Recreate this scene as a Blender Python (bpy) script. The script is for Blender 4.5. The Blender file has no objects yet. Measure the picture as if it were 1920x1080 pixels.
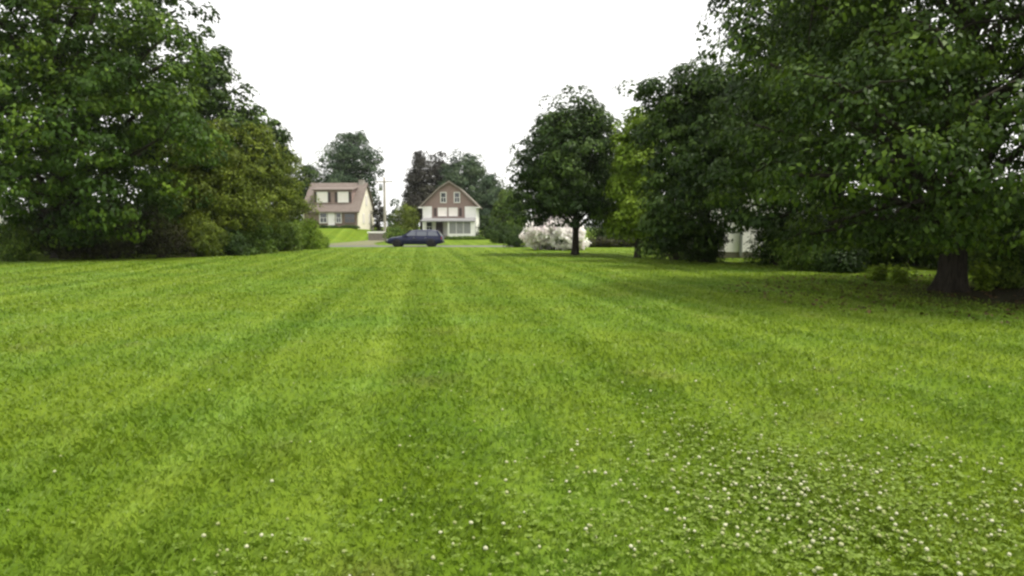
import bpy, math, random
import numpy as np
from mathutils import Vector

rng = np.random.default_rng(7)
random.seed(7)
sc = bpy.context.scene
C = sc.collection
R = math.radians

# ------------------------------------------------------------------ camera
F = 1371.0                       # focal length in photo pixels (1920 wide)
CAMH = 1.6
PITCH = math.atan(115.0 / F)     # horizon at row 425 of 1080
cam_data = bpy.data.cameras.new('camera')
cam_data.sensor_width = 36.0
cam_data.lens = 36.0 * F / 1920.0
cam_data.clip_end = 3000.0
cam = bpy.data.objects.new('camera', cam_data)
C.objects.link(cam)
cam.location = (0, 0, CAMH)
cam.rotation_euler = (math.pi / 2 - PITCH, 0, 0)
sc.camera = cam

# ------------------------------------------------------------------ world: overcast
SUN_EL, SUN_AZ = 67.0, 105.0      # azimuth measured clockwise from +Y (view direction)
world = bpy.data.worlds.new('World')
sc.world = world
world.use_nodes = True
wn = world.node_tree
wn.nodes.clear()
wo = wn.nodes.new('ShaderNodeOutputWorld')
wb = wn.nodes.new('ShaderNodeBackground')
sky = wn.nodes.new('ShaderNodeTexSky')
sky.sky_type = 'NISHITA'
sky.sun_disc = False
sky.sun_elevation = R(SUN_EL)
sky.sun_rotation = R(SUN_AZ)
sky.air_density = 1.0
sky.dust_density = 6.0
cloud = wn.nodes.new('ShaderNodeMixRGB')     # even white cloud cover over the clear sky
cloud.inputs['Fac'].default_value = 0.9
cloud.inputs['Color2'].default_value = (10.6, 10.5, 10.2, 1)
wn.links.new(sky.outputs['Color'], cloud.inputs['Color1'])
wn.links.new(cloud.outputs['Color'], wb.inputs['Color'])
wb.inputs['Strength'].default_value = 0.08
wn.links.new(wb.outputs['Background'], wo.inputs['Surface'])

sun_data = bpy.data.lights.new('sun', 'SUN')
sun_data.energy = 2.4
sun_data.angle = R(6)
sun_data.color = (1.0, 0.95, 0.86)
sun = bpy.data.objects.new('sun', sun_data)
C.objects.link(sun)
sd = Vector((math.sin(R(SUN_AZ)) * math.cos(R(SUN_EL)), math.cos(R(SUN_AZ)) * math.cos(R(SUN_EL)), math.sin(R(SUN_EL))))
sun.rotation_euler = sd.to_track_quat('Z', 'Y').to_euler()

sc.view_settings.view_transform = 'Standard'
sc.view_settings.look = 'None'
sc.view_settings.gamma = 1.0
sc.view_settings.use_curve_mapping = False
sc.view_settings.exposure = 0.97
sc.render.engine = 'CYCLES'
sc.cycles.max_bounces = 6
sc.cycles.diffuse_bounces = 3
sc.cycles.transmission_bounces = 4
sc.cycles.transparent_max_bounces = 6
sc.cycles.filter_width = 2.5

# ------------------------------------------------------------------ pixel helpers
CP, SP = math.cos(PITCH), math.sin(PITCH)
def ray(u, v):
    a, b = (u - 960.0) / F, (540.0 - v) / F
    return Vector((a, CP + b * SP, -SP + b * CP))
def ground_at(u, v):
    d = ray(u, v)
    t = -CAMH / d.z
    return Vector((d.x * t, d.y * t, 0))
def at(u, v, Y):
    d = ray(u, v)
    t = Y / d.y
    return Vector((d.x * t, Y, CAMH + d.z * t))

# ------------------------------------------------------------------ terrain
def sstep(a, b, v):
    t = np.clip((v - a) / (b - a), 0, 1)
    return t * t * (3 - 2 * t)
def terrain(x, y):
    x = np.asarray(x, float); y = np.asarray(y, float)
    z = 1.4 * sstep(68, 92, y) * sstep(17.2, 20.2, -x)          # the bank the brown house stands on
    z = z + 0.035 * np.sin(x * 0.31 + 1.3) * np.sin(y * 0.23) * sstep(2, 8, y) * (1 - sstep(50, 58, y))
    z = z + 0.25 * sstep(66, 110, y) * sstep(-4, 10, x)
    z = z - 0.10 * sstep(58.2, 59.2, y) * (1 - sstep(66.5, 67.5, y))
    return z
def tz(x, y):
    return float(terrain(x, y))

# ------------------------------------------------------------------ materials
def new_mat(name):
    m = bpy.data.materials.new(name)
    m.use_nodes = True
    nt = m.node_tree
    return m, nt, nt.nodes['Principled BSDF']
def nd(nt, t, **kw):
    n = nt.nodes.new(t)
    for k, v in kw.items():
        setattr(n, k, v)
    return n
def flat(name, col, rough=0.7, spec=0.3, metal=0.0, var=0.12, scale=3.0, bump=0.0):
    m, nt, p = new_mat(name)
    p.inputs['Roughness'].default_value = rough
    p.inputs['Specular IOR Level'].default_value = spec
    p.inputs['Metallic'].default_value = metal
    tc = nd(nt, 'ShaderNodeTexCoord')
    nz = nd(nt, 'ShaderNodeTexNoise'); nz.inputs['Scale'].default_value = scale; nz.inputs['Detail'].default_value = 5
    nt.links.new(tc.outputs['Object'], nz.inputs['Vector'])
    mr = nd(nt, 'ShaderNodeMapRange')
    mr.inputs['To Min'].default_value = 1 - var; mr.inputs['To Max'].default_value = 1 + var
    nt.links.new(nz.outputs['Fac'], mr.inputs['Value'])
    mx = nd(nt, 'ShaderNodeVectorMath', operation='SCALE')
    mx.inputs[0].default_value = col[:3]
    nt.links.new(mr.outputs['Result'], mx.inputs['Scale'])
    nt.links.new(mx.outputs['Vector'], p.inputs['Base Color'])
    if bump:
        b = nd(nt, 'ShaderNodeBump'); b.inputs['Strength'].default_value = bump; b.inputs['Distance'].default_value = 0.02
        nt.links.new(nz.outputs['Fac'], b.inputs['Height']); nt.links.new(b.outputs['Normal'], p.inputs['Normal'])
    return m
def courses(name, col, pitch, axis='Z', rough=0.8, var=0.2, depth=0.5):
    """boards or shingle courses: fine relief every `pitch` metres"""
    m = flat(name, col, rough, 0.2, 0, var, 2.5)
    nt = m.node_tree; p = nt.nodes['Principled BSDF']
    tc = nd(nt, 'ShaderNodeTexCoord'); sx = nd(nt, 'ShaderNodeSeparateXYZ')
    nt.links.new(tc.outputs['Object'], sx.inputs[0])
    mu = nd(nt, 'ShaderNodeMath', operation='DIVIDE'); mu.inputs[1].default_value = pitch
    nt.links.new(sx.outputs[axis], mu.inputs[0])
    fr = nd(nt, 'ShaderNodeMath', operation='FRACT'); nt.links.new(mu.outputs[0], fr.inputs[0])
    b = nd(nt, 'ShaderNodeBump'); b.inputs['Strength'].default_value = depth; b.inputs['Distance'].default_value = 0.03
    b.invert = True
    nt.links.new(fr.outputs[0], b.inputs['Height']); nt.links.new(b.outputs['Normal'], p.inputs['Normal'])
    return m
def leaf_mat(name, dark, mid, light, trans=0.28, rough=0.5):
    m, nt, p = new_mat(name)
    p.inputs['Roughness'].default_value = rough
    p.inputs['Specular IOR Level'].default_value = 0.12
    a = nd(nt, 'ShaderNodeAttribute', attribute_name='tint')
    cr = nd(nt, 'ShaderNodeValToRGB')
    e = cr.color_ramp.elements
    e[0].position = 0.0; e[0].color = (*dark, 1)
    e[1].position = 0.90; e[1].color = (*light, 1)
    k = e.new(0.5); k.color = (*mid, 1)
    nt.links.new(a.outputs['Fac'], cr.inputs['Fac'])
    nt.links.new(cr.outputs['Color'], p.inputs['Base Color'])
    tr = nd(nt, 'ShaderNodeBsdfTranslucent')
    hs = nd(nt, 'ShaderNodeHueSaturation'); hs.inputs['Hue'].default_value = 0.485; hs.inputs['Value'].default_value = 1.25
    nt.links.new(cr.outputs['Color'], hs.inputs['Color']); nt.links.new(hs.outputs['Color'], tr.inputs['Color'])
    mx = nd(nt, 'ShaderNodeMixShader'); mx.inputs['Fac'].default_value = trans
    out = nt.nodes['Material Output']
    nt.links.new(p.outputs['BSDF'], mx.inputs[1]); nt.links.new(tr.outputs['BSDF'], mx.inputs[2])
    nt.links.new(mx.outputs['Shader'], out.inputs['Surface'])
    return m

M = {}
def bark_mat(name, dark, light):
    m, nt, p = new_mat(name)
    tc = nd(nt, 'ShaderNodeTexCoord'); mp = nd(nt, 'ShaderNodeMapping'); mp.inputs['Scale'].default_value = (9, 9, 1.6)
    nt.links.new(tc.outputs['Object'], mp.inputs['Vector'])
    nz = nd(nt, 'ShaderNodeTexNoise'); nz.inputs['Scale'].default_value = 2.0; nz.inputs['Detail'].default_value = 8; nz.inputs['Roughness'].default_value = 0.7
    nt.links.new(mp.outputs[0], nz.inputs['Vector'])
    cr = nd(nt, 'ShaderNodeValToRGB'); e = cr.color_ramp.elements
    e[0].position = 0.35; e[0].color = (*dark, 1); e[1].position = 0.7; e[1].color = (*light, 1)
    nt.links.new(nz.outputs['Fac'], cr.inputs['Fac']); nt.links.new(cr.outputs['Color'], p.inputs['Base Color'])
    b = nd(nt, 'ShaderNodeBump'); b.inputs['Strength'].default_value = 0.9; b.inputs['Distance'].default_value = 0.03
    nt.links.new(nz.outputs['Fac'], b.inputs['Height']); nt.links.new(b.outputs['Normal'], p.inputs['Normal'])
    p.inputs['Roughness'].default_value = 0.95; p.inputs['Specular IOR Level'].default_value = 0.1
    return m
M['bark'] = bark_mat('bark', (0.014, 0.012, 0.009), (0.055, 0.048, 0.036))
M['bark_grey'] = bark_mat('bark_grey', (0.03, 0.026, 0.02), (0.10, 0.085, 0.068))
M['litter'] = leaf_mat('litter', (0.035, 0.022, 0.012), (0.07, 0.045, 0.022), (0.12, 0.085, 0.035), 0.05, 0.8)
M['leaf_maple'] = leaf_mat('leaf_maple', (0.014, 0.034, 0.004), (0.042, 0.088, 0.008), (0.125, 0.200, 0.017), 0.24)
M['leaf_olive'] = leaf_mat('leaf_olive', (0.036, 0.056, 0.006), (0.094, 0.132, 0.012), (0.185, 0.235, 0.027), 0.25)
M['leaf_dark'] = leaf_mat('leaf_dark', (0.010, 0.024, 0.005), (0.024, 0.051, 0.008), (0.070, 0.120, 0.018), 0.18)
M['leaf_beech'] = leaf_mat('leaf_beech', (0.011, 0.025, 0.003), (0.028, 0.058, 0.006), (0.090, 0.150, 0.013), 0.2)
M['leaf_blue'] = leaf_mat('leaf_blue', (0.020, 0.042, 0.020), (0.042, 0.074, 0.034), (0.090, 0.130, 0.060), 0.15)
M['leaf_purple'] = leaf_mat('leaf_purple', (0.020, 0.020, 0.016), (0.036, 0.034, 0.026), (0.06, 0.062, 0.040), 0.12)
M['leaf_bright'] = leaf_mat('leaf_bright', (0.06, 0.11, 0.008), (0.135, 0.220, 0.015), (0.22, 0.32, 0.035), 0.3)
M['leaf_shrub'] = leaf_mat('leaf_shrub', (0.026, 0.054, 0.007), (0.062, 0.115, 0.012), (0.14, 0.205, 0.030), 0.2)
M['leaf_red'] = leaf_mat('leaf_red', (0.012, 0.011, 0.006), (0.028, 0.028, 0.011), (0.080, 0.092, 0.022), 0.12)
M['blossom'] = leaf_mat('blossom', (0.84, 0.74, 0.77), (0.91, 0.88, 0.87), (0.93, 0.92, 0.88), 0.4, 0.7)
M['clover_leaf'] = leaf_mat('clover_leaf', (0.10, 0.160, 0.018), (0.135, 0.20, 0.028), (0.18, 0.25, 0.05), 0.25)
M['clover_flower'] = leaf_mat('clover_flower', (0.20, 0.25, 0.07), (0.30, 0.33, 0.14), (0.52, 0.53, 0.36), 0.2, 0.8)

def grass_colour(nt, rough_attr=False):
    """lawn colour by place: mowing lanes, lush and dry patches, bare litter under the big tree"""
    g = nd(nt, 'ShaderNodeNewGeometry')
    sx = nd(nt, 'ShaderNodeSeparateXYZ'); nt.links.new(g.outputs['Position'], sx.inputs[0])
    # s: distance across the mowing lanes
    sk = nd(nt, 'ShaderNodeMath', operation='MULTIPLY_ADD'); sk.inputs[1].default_value = 0.124
    nt.links.new(sx.outputs['Y'], sk.inputs[0]); nt.links.new(sx.outputs['X'], sk.inputs[2])
    cb = nd(nt, 'ShaderNodeCombineXYZ'); nt.links.new(sk.outputs[0], cb.inputs['X'])
    ly = nd(nt, 'ShaderNodeMath', operation='MULTIPLY'); ly.inputs[1].default_value = 0.03
    nt.links.new(sx.outputs['Y'], ly.inputs[0]); nt.links.new(ly.outputs[0], cb.inputs['Y'])
    lane = nd(nt, 'ShaderNodeTexNoise'); lane.inputs['Scale'].default_value = 1.4; lane.inputs['Detail'].default_value = 3; lane.inputs['Roughness'].default_value = 0.6
    nt.links.new(cb.outputs[0], lane.inputs['Vector'])
    wv = nd(nt, 'ShaderNodeTexWave'); wv.inputs['Scale'].default_value = 0.16; wv.inputs['Distortion'].default_value = 0.6; wv.inputs['Detail'].default_value = 1
    nt.links.new(cb.outputs[0], wv.inputs['Vector'])
    blot = nd(nt, 'ShaderNodeTexNoise'); blot.inputs['Scale'].default_value = 0.55; blot.inputs['Detail'].default_value = 4
    nt.links.new(g.outputs['Position'], blot.inputs['Vector'])
    fine = nd(nt, 'ShaderNodeTexNoise'); fine.inputs['Scale'].default_value = 9.0; fine.inputs['Detail'].default_value = 6; fine.inputs['Roughness'].default_value = 0.7
    nt.links.new(g.outputs['Position'], fine.inputs['Vector'])
    s1 = nd(nt, 'ShaderNodeMath', operation='MULTIPLY_ADD'); s1.inputs[1].default_value = 0.58
    nt.links.new(lane.outputs['Fac'], s1.inputs[0])
    s0 = nd(nt, 'ShaderNodeMath', operation='MULTIPLY'); s0.inputs[1].default_value = 0.12
    nt.links.new(wv.outputs['Fac'], s0.inputs[0]); nt.links.new(s0.outputs[0], s1.inputs[2])
    ln = nd(nt, 'ShaderNodeTexWave'); ln.inputs['Scale'].default_value = 0.29; ln.inputs['Distortion'].default_value = 1.6; ln.inputs['Detail'].default_value = 2; ln.inputs['Detail Scale'].default_value = 2.0
    nt.links.new(cb.outputs[0], ln.inputs['Vector'])
    lm = nd(nt, 'ShaderNodeMapRange'); lm.inputs['From Min'].default_value = 0.72; lm.inputs['From Max'].default_value = 1.0; lm.inputs['To Max'].default_value = 0.14
    nt.links.new(ln.outputs['Fac'], lm.inputs['Value'])
    sl = nd(nt, 'ShaderNodeMath', operation='ADD'); nt.links.new(s1.outputs[0], sl.inputs[0]); nt.links.new(lm.outputs['Result'], sl.inputs[1])
    s2 = nd(nt, 'ShaderNodeMath', operation='MULTIPLY_ADD'); s2.inputs[1].default_value = 0.34
    nt.links.new(blot.outputs['Fac'], s2.inputs[0]); nt.links.new(sl.outputs[0], s2.inputs[2])
    s3 = nd(nt, 'ShaderNodeMath', operation='MULTIPLY_ADD'); s3.inputs[1].default_value = 0.28
    nt.links.new(fine.outputs['Fac'], s3.inputs[0]); nt.links.new(s2.outputs[0], s3.inputs[2])
    cr = nd(nt, 'ShaderNodeValToRGB')
    e = cr.color_ramp.elements
    e[0].position = 0.38; e[0].color = (0.064, 0.112, 0.006, 1)
    e[1].position = 0.90; e[1].color = (0.160, 0.228, 0.022, 1)
    k = e.new(0.62); k.color = (0.107, 0.166, 0.010, 1)
    nt.links.new(s3.outputs[0], cr.inputs['Fac'])
    hue = nd(nt, 'ShaderNodeTexNoise'); hue.inputs['Scale'].default_value = 0.33; hue.inputs['Detail'].default_value = 5; hue.inputs['Roughness'].default_value = 0.65
    hof = nd(nt, 'ShaderNodeVectorMath', operation='ADD'); hof.inputs[1].default_value = (41.3, -7.7, 0)
    nt.links.new(g.outputs['Position'], hof.inputs[0]); nt.links.new(hof.outputs[0], hue.inputs['Vector'])
    hm = nd(nt, 'ShaderNodeMapRange'); hm.inputs['From Min'].default_value = 0.45; hm.inputs['From Max'].default_value = 0.66; hm.inputs['To Max'].default_value = 0.5
    nt.links.new(hue.outputs['Fac'], hm.inputs['Value'])
    hx = nd(nt, 'ShaderNodeMixRGB', blend_type='MULTIPLY'); hx.inputs['Color2'].default_value = (0.70, 0.97, 1.6, 1)
    nt.links.new(hm.outputs['Result'], hx.inputs['Fac']); nt.links.new(cr.outputs['Color'], hx.inputs['Color1'])
    # dry thin spots
    dry = nd(nt, 'ShaderNodeTexNoise'); dry.inputs['Scale'].default_value = 0.9; dry.inputs['Detail'].default_value = 3
    ofs = nd(nt, 'ShaderNodeVectorMath', operation='ADD'); ofs.inputs[1].default_value = (13.7, 4.1, 0)
    nt.links.new(g.outputs['Position'], ofs.inputs[0]); nt.links.new(ofs.outputs[0], dry.inputs['Vector'])
    dm = nd(nt, 'ShaderNodeMapRange'); dm.inputs['From Min'].default_value = 0.60; dm.inputs['From Max'].default_value = 0.76; dm.inputs['To Max'].default_value = 0.35
    nt.links.new(dry.outputs['Fac'], dm.inputs['Value'])
    mx = nd(nt, 'ShaderNodeMixRGB'); mx.inputs['Color2'].default_value = (0.17, 0.165, 0.05, 1)
    nt.links.new(dm.outputs['Result'], mx.inputs['Fac']); nt.links.new(hx.outputs['Color'], mx.inputs['Color1'])
    return g, sx, mx.outputs['Color'], fine

def make_lawn_mat():
    m, nt, p = new_mat('lawn')
    g, sx, col, fine = grass_colour(nt)
    # bare litter round the foot of the big right-hand tree
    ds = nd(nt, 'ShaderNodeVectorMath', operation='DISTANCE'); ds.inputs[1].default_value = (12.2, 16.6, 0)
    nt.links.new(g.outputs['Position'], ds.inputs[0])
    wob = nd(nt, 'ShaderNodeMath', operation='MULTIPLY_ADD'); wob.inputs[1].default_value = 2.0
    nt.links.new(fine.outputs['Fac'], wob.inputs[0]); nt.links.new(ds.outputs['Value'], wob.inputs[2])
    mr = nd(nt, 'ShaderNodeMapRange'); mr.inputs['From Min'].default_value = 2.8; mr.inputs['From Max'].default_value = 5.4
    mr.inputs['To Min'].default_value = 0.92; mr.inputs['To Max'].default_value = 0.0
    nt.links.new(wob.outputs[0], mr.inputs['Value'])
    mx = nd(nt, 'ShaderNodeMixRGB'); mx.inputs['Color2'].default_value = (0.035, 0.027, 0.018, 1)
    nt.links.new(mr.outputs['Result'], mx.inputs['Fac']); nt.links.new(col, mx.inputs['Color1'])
    th = nd(nt, 'ShaderNodeVectorMath', operation='SCALE'); th.inputs['Scale'].default_value = 0.86
    nt.links.new(mx.outputs['Color'], th.inputs[0]); nt.links.new(th.outputs['Vector'], p.inputs['Base Color'])
    p.inputs['Roughness'].default_value = 0.95; p.inputs['Specular IOR Level'].default_value = 0.05
    hf = nd(nt, 'ShaderNodeTexNoise'); hf.inputs['Scale'].default_value = 22; hf.inputs['Detail'].default_value = 5
    nt.links.new(g.outputs['Position'], hf.inputs['Vector'])
    b = nd(nt, 'ShaderNodeBump'); b.inputs['Strength'].default_value = 0.7; b.inputs['Distance'].default_value = 0.06
    nt.links.new(hf.outputs['Fac'], b.inputs['Height']); nt.links.new(b.outputs['Normal'], p.inputs['Normal'])
    return m
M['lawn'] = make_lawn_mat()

def make_blade_mat():
    m, nt, p = new_mat('grass_blade')
    g, sx, col, fine = grass_colour(nt)
    a = nd(nt, 'ShaderNodeAttribute', attribute_name='tint')
    mr = nd(nt, 'ShaderNodeMapRange'); mr.inputs['To Min'].default_value = 0.95; mr.inputs['To Max'].default_value = 1.65
    nt.links.new(a.outputs['Fac'], mr.inputs['Value'])
    v = nd(nt, 'ShaderNodeVectorMath', operation='SCALE')
    nt.links.new(col, v.inputs[0]); nt.links.new(mr.outputs['Result'], v.inputs['Scale'])
    nt.links.new(v.outputs['Vector'], p.inputs['Base Color'])
    p.inputs['Roughness'].default_value = 0.5; p.inputs['Specular IOR Level'].default_value = 0.3
    tr = nd(nt, 'ShaderNodeBsdfTranslucent'); nt.links.new(v.outputs['Vector'], tr.inputs['Color'])
    mx = nd(nt, 'ShaderNodeMixShader'); mx.inputs['Fac'].default_value = 0.3
    nt.links.new(p.outputs['BSDF'], mx.inputs[1]); nt.links.new(tr.outputs['BSDF'], mx.inputs[2])
    nt.links.new(mx.outputs['Shader'], nt.nodes['Material Output'].inputs['Surface'])
    return m
M['blade'] = make_blade_mat()

M['asphalt'] = flat('asphalt', (0.12, 0.12, 0.105), 0.95, 0.15, 0, 0.25, 1.5, 0.3)
M['gravel'] = flat('gravel', (0.15, 0.15, 0.085), 0.95, 0.1, 0, 0.25, 3, 0.4)
M['cream'] = courses('cream_clapboard', (0.72, 0.68, 0.55), 0.16, 'Z', 0.7, 0.08)
M['white_clap'] = courses('white_clapboard', (0.80, 0.79, 0.75), 0.16, 'Z', 0.7, 0.08)
M['brown_wall'] = courses('brown_shingle_wall', (0.19, 0.145, 0.12), 0.2, 'Z', 0.9, 0.25)
M['mauve_roof'] = courses('mauve_roof_shingle', (0.155, 0.128, 0.112), 0.18, 'Z', 0.9, 0.25)
M['gable_brown'] = courses('gable_brown_shingle', (0.26, 0.19, 0.17), 0.2, 'Z', 0.9, 0.22)
M['roof_taupe'] = courses('taupe_roof_shingle', (0.20, 0.175, 0.15), 0.18, 'Z', 0.9, 0.22)
M['grey_roof'] = courses('grey_roof_shingle', (0.20, 0.20, 0.20), 0.18, 'Z', 0.9, 0.2)
M['white'] = flat('white_paint', (0.78, 0.77, 0.73), 0.6, 0.3, 0, 0.06)
M['blind'] = flat('window_blind', (0.80, 0.74, 0.70), 0.25, 0.5, 0, 0.05)
M['glass'] = flat('window_glass', (0.035, 0.04, 0.045), 0.08, 0.8, 0, 0.1)
M['screen'] = flat('porch_screen', (0.24, 0.24, 0.24), 0.6, 0.4, 0, 0.25, 2)
M['shutter'] = flat('shutter_paint', (0.06, 0.045, 0.045), 0.7, 0.3, 0, 0.1)
M['stone'] = flat('stone', (0.24, 0.21, 0.19), 0.9, 0.2, 0, 0.35, 4, 0.6)
M['brick'] = flat('chimney_brick', (0.34, 0.31, 0.28), 0.9, 0.2, 0, 0.25, 6, 0.4)
M['wood_grey'] = flat('weathered_wood', (0.30, 0.28, 0.24), 0.9, 0.15, 0, 0.25, 3, 0.4)
M['metal_grey'] = flat('grey_metal', (0.30, 0.31, 0.32), 0.45, 0.5, 0.6, 0.1)
M['navy'] = flat('navy_car_paint', (0.008, 0.011, 0.042), 0.28, 0.35, 0.0, 0.1)
M['car_glass'] = flat('car_glass', (0.09, 0.10, 0.13), 0.1, 0.6, 0, 0.05)
M['rubber'] = flat('tyre_rubber', (0.02, 0.02, 0.02), 0.85, 0.2, 0, 0.2)
M['rim'] = flat('wheel_rim', (0.45, 0.45, 0.46), 0.35, 0.5, 0.8, 0.1)
M['lamp'] = flat('lamp_lens', (0.65, 0.65, 0.62), 0.15, 0.6, 0, 0.05)
M['red_lens'] = flat('red_lens', (0.35, 0.02, 0.02), 0.2, 0.6, 0, 0.05)
M['black'] = flat('black_plastic', (0.02, 0.02, 0.02), 0.6, 0.3, 0, 0.1)

# ------------------------------------------------------------------ object helpers
def tag(o, label=None, cat=None, group=None, kind=None):
    if label: o['label'] = label
    if cat: o['category'] = cat
    if group: o['group'] = group
    if kind: o['kind'] = kind
    return o
def empty(name, loc, label, cat, group=None, rz=0.0):
    o = bpy.data.objects.new(name, None)
    o.empty_display_size = 0.3
    C.objects.link(o)
    o.location = loc; o.rotation_euler = (0, 0, rz)
    return tag(o, label, cat, group)
def link_mesh(name, me, mat, parent=None):
    o = bpy.data.objects.new(name, me)
    C.objects.link(o)
    if mat: me.materials.append(mat)
    o.parent = parent
    return o
def mesh_py(name, verts, faces, mat, parent=None, smooth=False):
    me = bpy.data.meshes.new(name)
    me.from_pydata([tuple(v) for v in verts], [], faces)
    me.update()
    if smooth:
        me.polygons.foreach_set('use_smooth', [True] * len(me.polygons))
    return link_mesh(name, me, mat, parent)
def mesh_np(name, verts, nper, mat, parent=None, tint=None, faces=None):
    """verts (N, nper, 3): N polygons of nper corners, or explicit faces (n,k)"""
    me = bpy.data.meshes.new(name)
    V = np.ascontiguousarray(verts.reshape(-1, 3), dtype=np.float32)
    me.vertices.add(len(V)); me.vertices.foreach_set('co', V.ravel())
    if faces is None:
        n = len(V) // nper
        idx = np.arange(len(V), dtype=np.int32); k = nper
    else:
        n, k = faces.shape; idx = np.ascontiguousarray(faces, dtype=np.int32).ravel()
    me.loops.add(n * k); me.loops.foreach_set('vertex_index', idx)
    me.polygons.add(n)
    me.polygons.foreach_set('loop_start', np.arange(n, dtype=np.int32) * k)
    try:
        me.polygons.foreach_set('loop_total', np.full(n, k, dtype=np.int32))
    except Exception:
        pass
    me.update(calc_edges=True)
    if tint is not None:
        at_ = me.attributes.new('tint', 'FLOAT', 'POINT')
        at_.data.foreach_set('value', np.ascontiguousarray(tint, dtype=np.float32))
    return link_mesh(name, me, mat, parent)

def box(name, x, y, z, mat, parent=None):
    (x0, x1), (y0, y1), (z0, z1) = x, y, z
    v = [(x0, y0, z0), (x1, y0, z0), (x1, y1, z0), (x0, y1, z0), (x0, y0, z1), (x1, y0, z1), (x1, y1, z1), (x0, y1, z1)]
    f = [(0, 3, 2, 1), (4, 5, 6, 7), (0, 1, 5, 4), (1, 2, 6, 5), (2, 3, 7, 6), (3, 0, 4, 7)]
    return mesh_py(name, v, f, mat, parent)
def boxes(name, blist, mat, parent=None):
    V, Fc = [], []
    for (x0, x1), (y0, y1), (z0, z1) in blist:
        b = len(V)
        V += [(x0, y0, z0), (x1, y0, z0), (x1, y1, z0), (x0, y1, z0), (x0, y0, z1), (x1, y0, z1), (x1, y1, z1), (x0, y1, z1)]
        Fc += [tuple(b + i for i in q) for q in ((0, 3, 2, 1), (4, 5, 6, 7), (0, 1, 5, 4), (1, 2, 6, 5), (2, 3, 7, 6), (3, 0, 4, 7))]
    return mesh_py(name, V, Fc, mat, parent)
def prism(name, poly, a0, a1, mat, parent=None, axis='Y'):
    """poly: (p, z) outline, extruded along Y (p is x) or X (p is y)"""
    n = len(poly)
    if axis == 'Y':
        v = [(p, a0, z) for p, z in poly] + [(p, a1, z) for p, z in poly]
    else:
        v = [(a0, p, z) for p, z in poly] + [(a1, p, z) for p, z in poly]
    f = [tuple(range(n))[::-1] if axis == 'X' else tuple(range(n)), tuple(range(n, 2 * n))[::-1] if axis == 'Y' else tuple(range(n, 2 * n))]
    for i in range(n):
        j = (i + 1) % n
        f.append((i, n + i, n + j, j) if axis == 'Y' else (i, j, n + j, n + i))
    return mesh_py(name, v, f, mat, parent)
def window(parent, cx, w, z0, z1, yf, pane_mat, mullion=True, shutters=False, frame_mat=None, name='window'):
    """a window on a wall whose outer face is y = yf (outside is -y); frame is the part, pane and bars are sub-parts"""
    t = 0.09
    fr = boxes(name, [((cx - w / 2 - t, cx - w / 2), (yf - 0.06, yf - 0.003), (z0 - t, z1 + t)),
                      ((cx + w / 2, cx + w / 2 + t), (yf - 0.06, yf - 0.003), (z0 - t, z1 + t)),
                      ((cx - w / 2, cx + w / 2), (yf - 0.058, yf - 0.003), (z1, z1 + t)),
                      ((cx - w / 2, cx + w / 2), (yf - 0.10, yf - 0.003), (z0 - t, z0))], frame_mat or M['white'], parent)
    box('pane', (cx - w / 2, cx + w / 2), (yf - 0.02, yf - 0.004), (z0, z1), pane_mat, fr)
    if mullion:
        zm = (z0 + z1) / 2
        boxes('glazing_bar', [((cx - w / 2, cx + w / 2), (yf - 0.045, yf - 0.022), (zm - 0.025, zm + 0.025)),
                              ((cx - 0.02, cx + 0.02), (yf - 0.042, yf - 0.022), (z0, zm - 0.025))], frame_mat or M['white'], fr)
    if shutters:
        for s in (-1, 1):
            xa = cx + s * (w / 2 + t + 0.02); xb = xa + s * 0.36
            box('shutter', (min(xa, xb), max(xa, xb)), (yf - 0.05, yf - 0.003), (z0 - 0.06, z1 + 0.06), M['shutter'], parent)
    return fr

def tubes(name, paths, mat, parent=None, sides=7):
    """paths: list of (points (k,3), radii (k)) -> one mesh"""
    V, Fc = [], []
    for pts, rad in paths:
        pts = np.asarray(pts, float); k = len(pts)
        tan = np.gradient(pts, axis=0); tan /= np.linalg.norm(tan, axis=1)[:, None] + 1e-9
        ref = np.array([1.0, 0, 0]) if abs(tan[0][0]) < 0.8 else np.array([0, 1.0, 0])
        base = len(V)
        for i in range(k):
            u = np.cross(tan[i], ref); u /= np.linalg.norm(u) + 1e-9
            w = np.cross(tan[i], u)
            for s in range(sides):
                a = 2 * math.pi * s / sides
                V.append(pts[i] + rad[i] * (math.cos(a) * u + math.sin(a) * w))
        for i in range(k - 1):
            for s in range(sides):
                a = base + i * sides + s; b = base + i * sides + (s + 1) % sides
                Fc.append((a, b, b + sides, a + sides))
        Fc.append(tuple(base + (k - 1) * sides + s for s in range(sides)))
    return mesh_py(name, V, Fc, mat, parent, smooth=True)

def unit(a):
    return a / (np.linalg.norm(a, axis=-1, keepdims=True) + 1e-9)

def leaves(pos, nrm, size, aspect=0.6, fold=0.25, droop=None):
    """a folded four-cornered leaf at each position: (N,4,3)"""
    n = len(pos)
    nrm = unit(nrm)
    rnd = rng.normal(size=(n, 3))
    if droop is not None:
        rnd = rnd * 0.6 + droop
    L = unit(rnd - (rnd * nrm).sum(1)[:, None] * nrm)
    W = np.cross(nrm, L)
    s = (size * rng.uniform(0.55, 1.45, n))[:, None]
    q = np.empty((n, 4, 3))
    q[:, 0] = pos - L * s * 0.5
    q[:, 2] = pos + L * s * 0.5
    q[:, 1] = pos + W * s * aspect * 0.5 + nrm * s * fold * 0.5 - L * s * 0.08
    q[:, 3] = pos - W * s * aspect * 0.5 + nrm * s * fold * 0.5 - L * s * 0.08
    return q

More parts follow.
